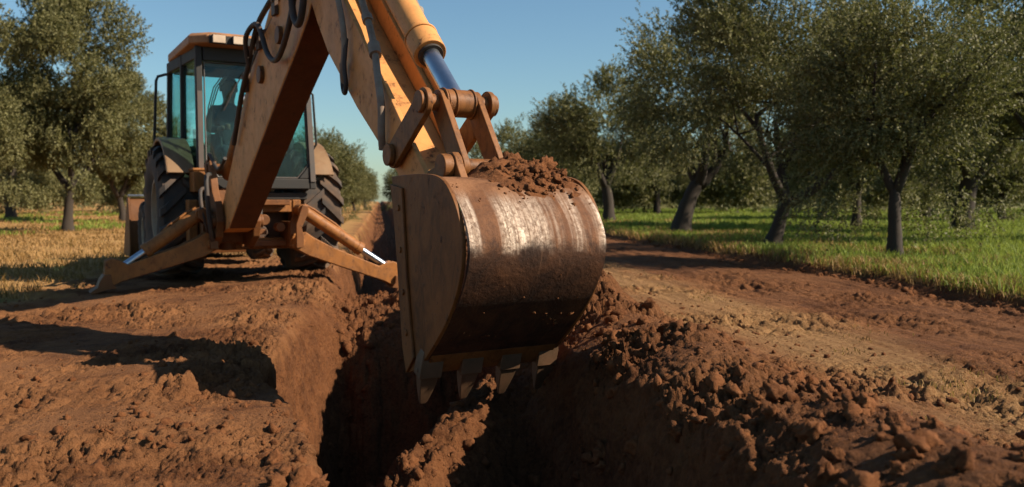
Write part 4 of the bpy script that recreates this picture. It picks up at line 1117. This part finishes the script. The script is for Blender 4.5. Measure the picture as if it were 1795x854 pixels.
# ------------------------------------------------------------------ driver (seated in the cab, turned to the dig)
def driver():
    J = {}
    pts = [('pelvis', (.0, 0, .13), .15), ('belly', (0, .02, .30), .145), ('chest', (0, .03, .50), .165), ('neckb', (0, .02, .645), .085), ('neck', (0, 0.005, .70), .058), ('head1', (0, -.01, .79), .088), ('head2', (0, .0, .88), .092), ('head3', (0, .01, .935), .07),
           ('shL', (-.17, .03, .59), .075), ('elL', (-.25, -.05, .36), .050), ('wrL', (-.17, -.30, .36), .033), ('haL', (-.16, -.36, .37), .034),
           ('shR', (.17, .03, .59), .075), ('elR', (.25, -.05, .36), .050), ('wrR', (.17, -.30, .36), .033), ('haR', (.16, -.36, .37), .034),
           ('hipL', (-.10, -.04, .10), .10), ('knL', (-.14, -.42, .12), .068), ('anL', (-.13, -.48, -.24), .048), ('toL', (-.13, -.60, -.28), .04),
           ('hipR', (.10, -.04, .10), .10), ('knR', (.14, -.42, .12), .068), ('anR', (.13, -.48, -.24), .048), ('toR', (.13, -.60, -.28), .04)]
    E = [('pelvis', 'belly'), ('belly', 'chest'), ('chest', 'neckb'), ('neckb', 'neck'), ('neck', 'head1'), ('head1', 'head2'), ('head2', 'head3'), ('chest', 'shL'), ('shL', 'elL'), ('elL', 'wrL'), ('wrL', 'haL'), ('chest', 'shR'), ('shR', 'elR'), ('elR', 'wrR'), ('wrR', 'haR'),
         ('pelvis', 'hipL'), ('hipL', 'knL'), ('knL', 'anL'), ('anL', 'toL'), ('pelvis', 'hipR'), ('hipR', 'knR'), ('knR', 'anR'), ('anR', 'toR')]
    idx = {p[0]: i for i, p in enumerate(pts)}
    me = bpy.data.meshes.new('person'); me.from_pydata([p[1] for p in pts], [(idx[a], idx[b]) for a, b in E], [])
    o = bpy.data.objects.new('person_tmp', me); COL.objects.link(o)
    sk = o.modifiers.new('skin', 'SKIN'); sv = me.skin_vertices[0].data
    for i, p in enumerate(pts): sv[i].radius = (p[2], p[2]*(.72 if p[0] in ('chest', 'belly', 'pelvis') else 1)); sv[i].use_root = i == 0
    ss = o.modifiers.new('sub', 'SUBSURF'); ss.levels = 2; ss.render_levels = 2
    bpy.context.view_layer.update()
    dg = bpy.context.evaluated_depsgraph_get()
    me2 = bpy.data.meshes.new_from_object(o.evaluated_get(dg)); bpy.data.objects.remove(o)
    bm = bmesh.new(); bm.from_mesh(me2)
    # face: brow, eye sockets, nose, mouth line, chin, pushed out of the head surface (it looks along -y)
    for v in bm.verts:
        x, y, z = v.co
        if z > .74 and y < -.03:
            v.co.y -= .022*math.exp(-(x/.018)**2 - ((z-.825)/.028)**2)
            v.co.y += .010*math.exp(-((abs(x)-.034)/.017)**2 - ((z-.862)/.014)**2)
            v.co.y -= .007*math.exp(-((z-.884)/.012)**2 - (x/.06)**2)
            v.co.y -= .010*math.exp(-(x/.03)**2 - ((z-.762)/.02)**2)
    for s in (-1, 1):
        bmesh.ops.create_uvsphere(bm, u_segments=10, v_segments=8, radius=1, matrix=Matrix.Translation((s*.092, 0.005, .842))@Matrix.Diagonal((.013, .022, .034, 1)))
        # four fingers and a thumb closed on the lever
        for f, (dz, ln) in enumerate(((.022, .030), (.007, .034), (-.008, .032), (-.022, .026))):
            t = MB(); b0 = Vector((s*.15, -.375, .375+dz))
            t.tube([b0, b0+Vector((-s*.012, -ln, .002)), b0+Vector((-s*.038, -ln-.006, .0)), b0+Vector((-s*.048, -ln+.022, -.002))], [.0095, .009, .0085, .007], 8)
            tm = bpy.data.meshes.new('t'); t.bm.to_mesh(tm); t.bm.free(); bm.from_mesh(tm); bpy.data.meshes.remove(tm)
        t = MB(); b0 = Vector((s*.145, -.345, .395)); t.tube([b0, b0+Vector((-s*.028, -.02, .012)), b0+Vector((-s*.04, -.045, .004))], [.011, .010, .008], 8)
        tm = bpy.data.meshes.new('t'); t.bm.to_mesh(tm); t.bm.free(); bm.from_mesh(tm); bpy.data.meshes.remove(tm)
    bm.to_mesh(me2); bm.free(); smooth_all(me2)
    me2.materials.clear()
    for m in (make_simple('skin_tone', (0.14, 0.07, 0.042), .55), make_simple('dark_work_shirt', (0.012, 0.016, 0.020), .9, 0, 0, .2), make_simple('dark_trousers', (0.03, 0.032, 0.04), .85)): me2.materials.append(m)
    for p in me2.polygons:
        x, y, z = p.center
        p.material_index = 0 if (z > .675 or (y < -.27 and z > .28)) else (2 if z < .22 else 1)
    ob = link('person', me2)
    lx, ly, lz = L(.13, -6.10, 1.33)
    Mx = Matrix.Translation(ROOT.location) @ Matrix.Rotation(TH, 4, 'Z')
    w = Mx @ Vector((lx, ly, lz)); ob.location = w; ob.rotation_euler = (0, 0, TH+rad(4))
    tag(ob, 'driver in a dark shirt seated inside the digger cab holding the levers', 'person')
    bm = bmesh.new(); bmesh.ops.create_uvsphere(bm, u_segments=24, v_segments=16, radius=1)
    for v in bm.verts:
        v.co = Vector((v.co.x*.103, v.co.y*.108+.012, v.co.z*.105+.885))
    bmesh.ops.delete(bm, geom=[v for v in bm.verts if v.co.z < .86 and v.co.y < .01 or v.co.z < .80 or (v.co.y < -.05 and v.co.z < .925)], context='VERTS')
    hm = bpy.data.meshes.new('hair'); bm.to_mesh(hm); bm.free(); smooth_all(hm)
    link('hair', hm, make_simple('dark_hair', (0.018, 0.013, 0.01), .7, 0, 0, .5, 60), ob)
driver()

# ------------------------------------------------------------------ soil heaped on the bucket
def heap():
    Mx = Matrix.Translation(ROOT.location) @ Matrix.Rotation(TH, 4, 'Z')
    def top_z(q): return float(np.interp(q, [.2, .55, .70, .80, .875, .93], [1.0, 1.005, .995, .968, .915, .85]))
    # base sheet with thickness that pinches out at its margin
    nx, nq = 64, 56; P = []
    xs = np.linspace(-.20, .285, nx); qs = np.linspace(.30, .93, nq)
    for q in qs:
        for x in xs:
            e = min(1, (x+.20)/.10, (.287-x)/.05) ; e = max(0, e)
            f = max(0, min(1, (q-.30)/.05, (.93-q + .10*mnoise.noise(Vector((x*9, 1, 0))))/.20))
            h = (.010+.075*math.exp(-((q-.58)/.17)**2)*(0.55+.45*math.exp(-((x-.08)/.18)**2)))*e*f
            h *= 1+.5*mnoise.noise(Vector((x*11, q*11, 2))); h += e*f*(.018*mnoise.noise(Vector((x*25, q*25, 5))) + .008*mnoise.noise(Vector((x*60, q*60, 8))))
            P.append(Mx @ Vector(L(x, q, top_z(q) + (h if e*f > 0 else -.006) - .004)))
    i = np.arange(nx-1)[None, :] + (np.arange(nq-1)*nx)[:, None]
    F = np.stack([i, i+1, i+1+nx, i+nx], -1).reshape(-1, 4)
    V = np.array([p[:] for p in P])
    n = 1100
    x = np.concatenate([RNG.normal(.10, .11, n)]); q = RNG.normal(.60, .13, n)
    k = (x > -.13) & (x < .28) & (q > .34) & (q < .88); x, q = x[k], q[k]; n = len(x)
    r = .0045*(7.5**(RNG.random(n)**3.4)); r[:3] = (.062, .055, .05); x[:3] = (.07, .20, .0); q[:3] = (.53, .64, .50)
    hz = .055*np.exp(-((q-.58)/.17)**2)*(.55+.45*np.exp(-((x-.08)/.18)**2))
    CP = np.array([(Mx @ Vector(L(a, b, top_z(b)+c+d*.35)))[:] for a, b, c, d in zip(x, q, hz, r)])
    cm = clods_mesh('tmp', CP, r, np.where(r > .018, 2, 1))
    cv = np.empty(len(cm.vertices)*3, dtype=np.float32); cm.vertices.foreach_get('co', cv); cv = cv.reshape(-1, 3)
    cf = np.empty(len(cm.polygons)*3, dtype=np.int32); cm.polygons.foreach_get('vertices', cf); cf = cf.reshape(-1, 3)
    me = np_mesh('soil_heap', np.concatenate([V, cv]), [F, cf+len(V)]); smooth_all(me); bpy.data.meshes.remove(cm)
    o = link('soil_heap', me, M['soil'])
    tag(o, 'crumbly red soil heaped on top of the digging bucket', 'soil', kind='stuff')
heap()

# ------------------------------------------------------------------ light
SUN_AZ, SUN_EL = rad(100), rad(36.5)
sd = Vector((math.sin(SUN_AZ)*math.cos(SUN_EL), math.cos(SUN_AZ)*math.cos(SUN_EL), math.sin(SUN_EL)))
sl = bpy.data.lights.new('sun', 'SUN'); sl.energy = 5.0; sl.angle = rad(.53); sl.color = (1, .87, .70)
so = bpy.data.objects.new('sun', sl); COL.objects.link(so); so.rotation_euler = (-sd).to_track_quat('-Z', 'Y').to_euler(); so.location = (20, -4, 20)
W = bpy.data.worlds.new('World'); S.world = W; W.use_nodes = True
nt = W.node_tree; nt.nodes.clear()
sky = nt.nodes.new('ShaderNodeTexSky'); sky.sky_type = 'NISHITA'; sky.sun_disc = False
sky.sun_elevation = SUN_EL; sky.sun_rotation = SUN_AZ; sky.altitude = 100; sky.air_density = 1.15; sky.dust_density = .5; sky.ozone_density = 1.3
bg = nt.nodes.new('ShaderNodeBackground'); bg.inputs[1].default_value = .055
wo = nt.nodes.new('ShaderNodeOutputWorld'); tint = nt.nodes.new('ShaderNodeMix'); tint.data_type = 'RGBA'; tint.blend_type = 'MULTIPLY'; tint.inputs[0].default_value = 1; tint.inputs[7].default_value = (.80, 1.01, 1.10, 1)
nt.links.new(sky.outputs[0], tint.inputs[6]); nt.links.new(tint.outputs[2], bg.inputs[0]); nt.links.new(bg.outputs[0], wo.inputs[0])

# ------------------------------------------------------------------ render settings
S.render.engine = 'CYCLES'
c = S.cycles
c.use_denoising = True; c.max_bounces = 6; c.diffuse_bounces = 1; c.glossy_bounces = 3; c.transmission_bounces = 4; c.transparent_max_bounces = 10
c.caustics_reflective = False; c.caustics_refractive = False; c.use_adaptive_sampling = True; c.adaptive_threshold = .015
S.view_settings.view_transform = 'Standard'; S.view_settings.look = 'None'; S.view_settings.exposure = .92; S.view_settings.gamma = 1
S.render.resolution_x = 1024; S.render.resolution_y = 487
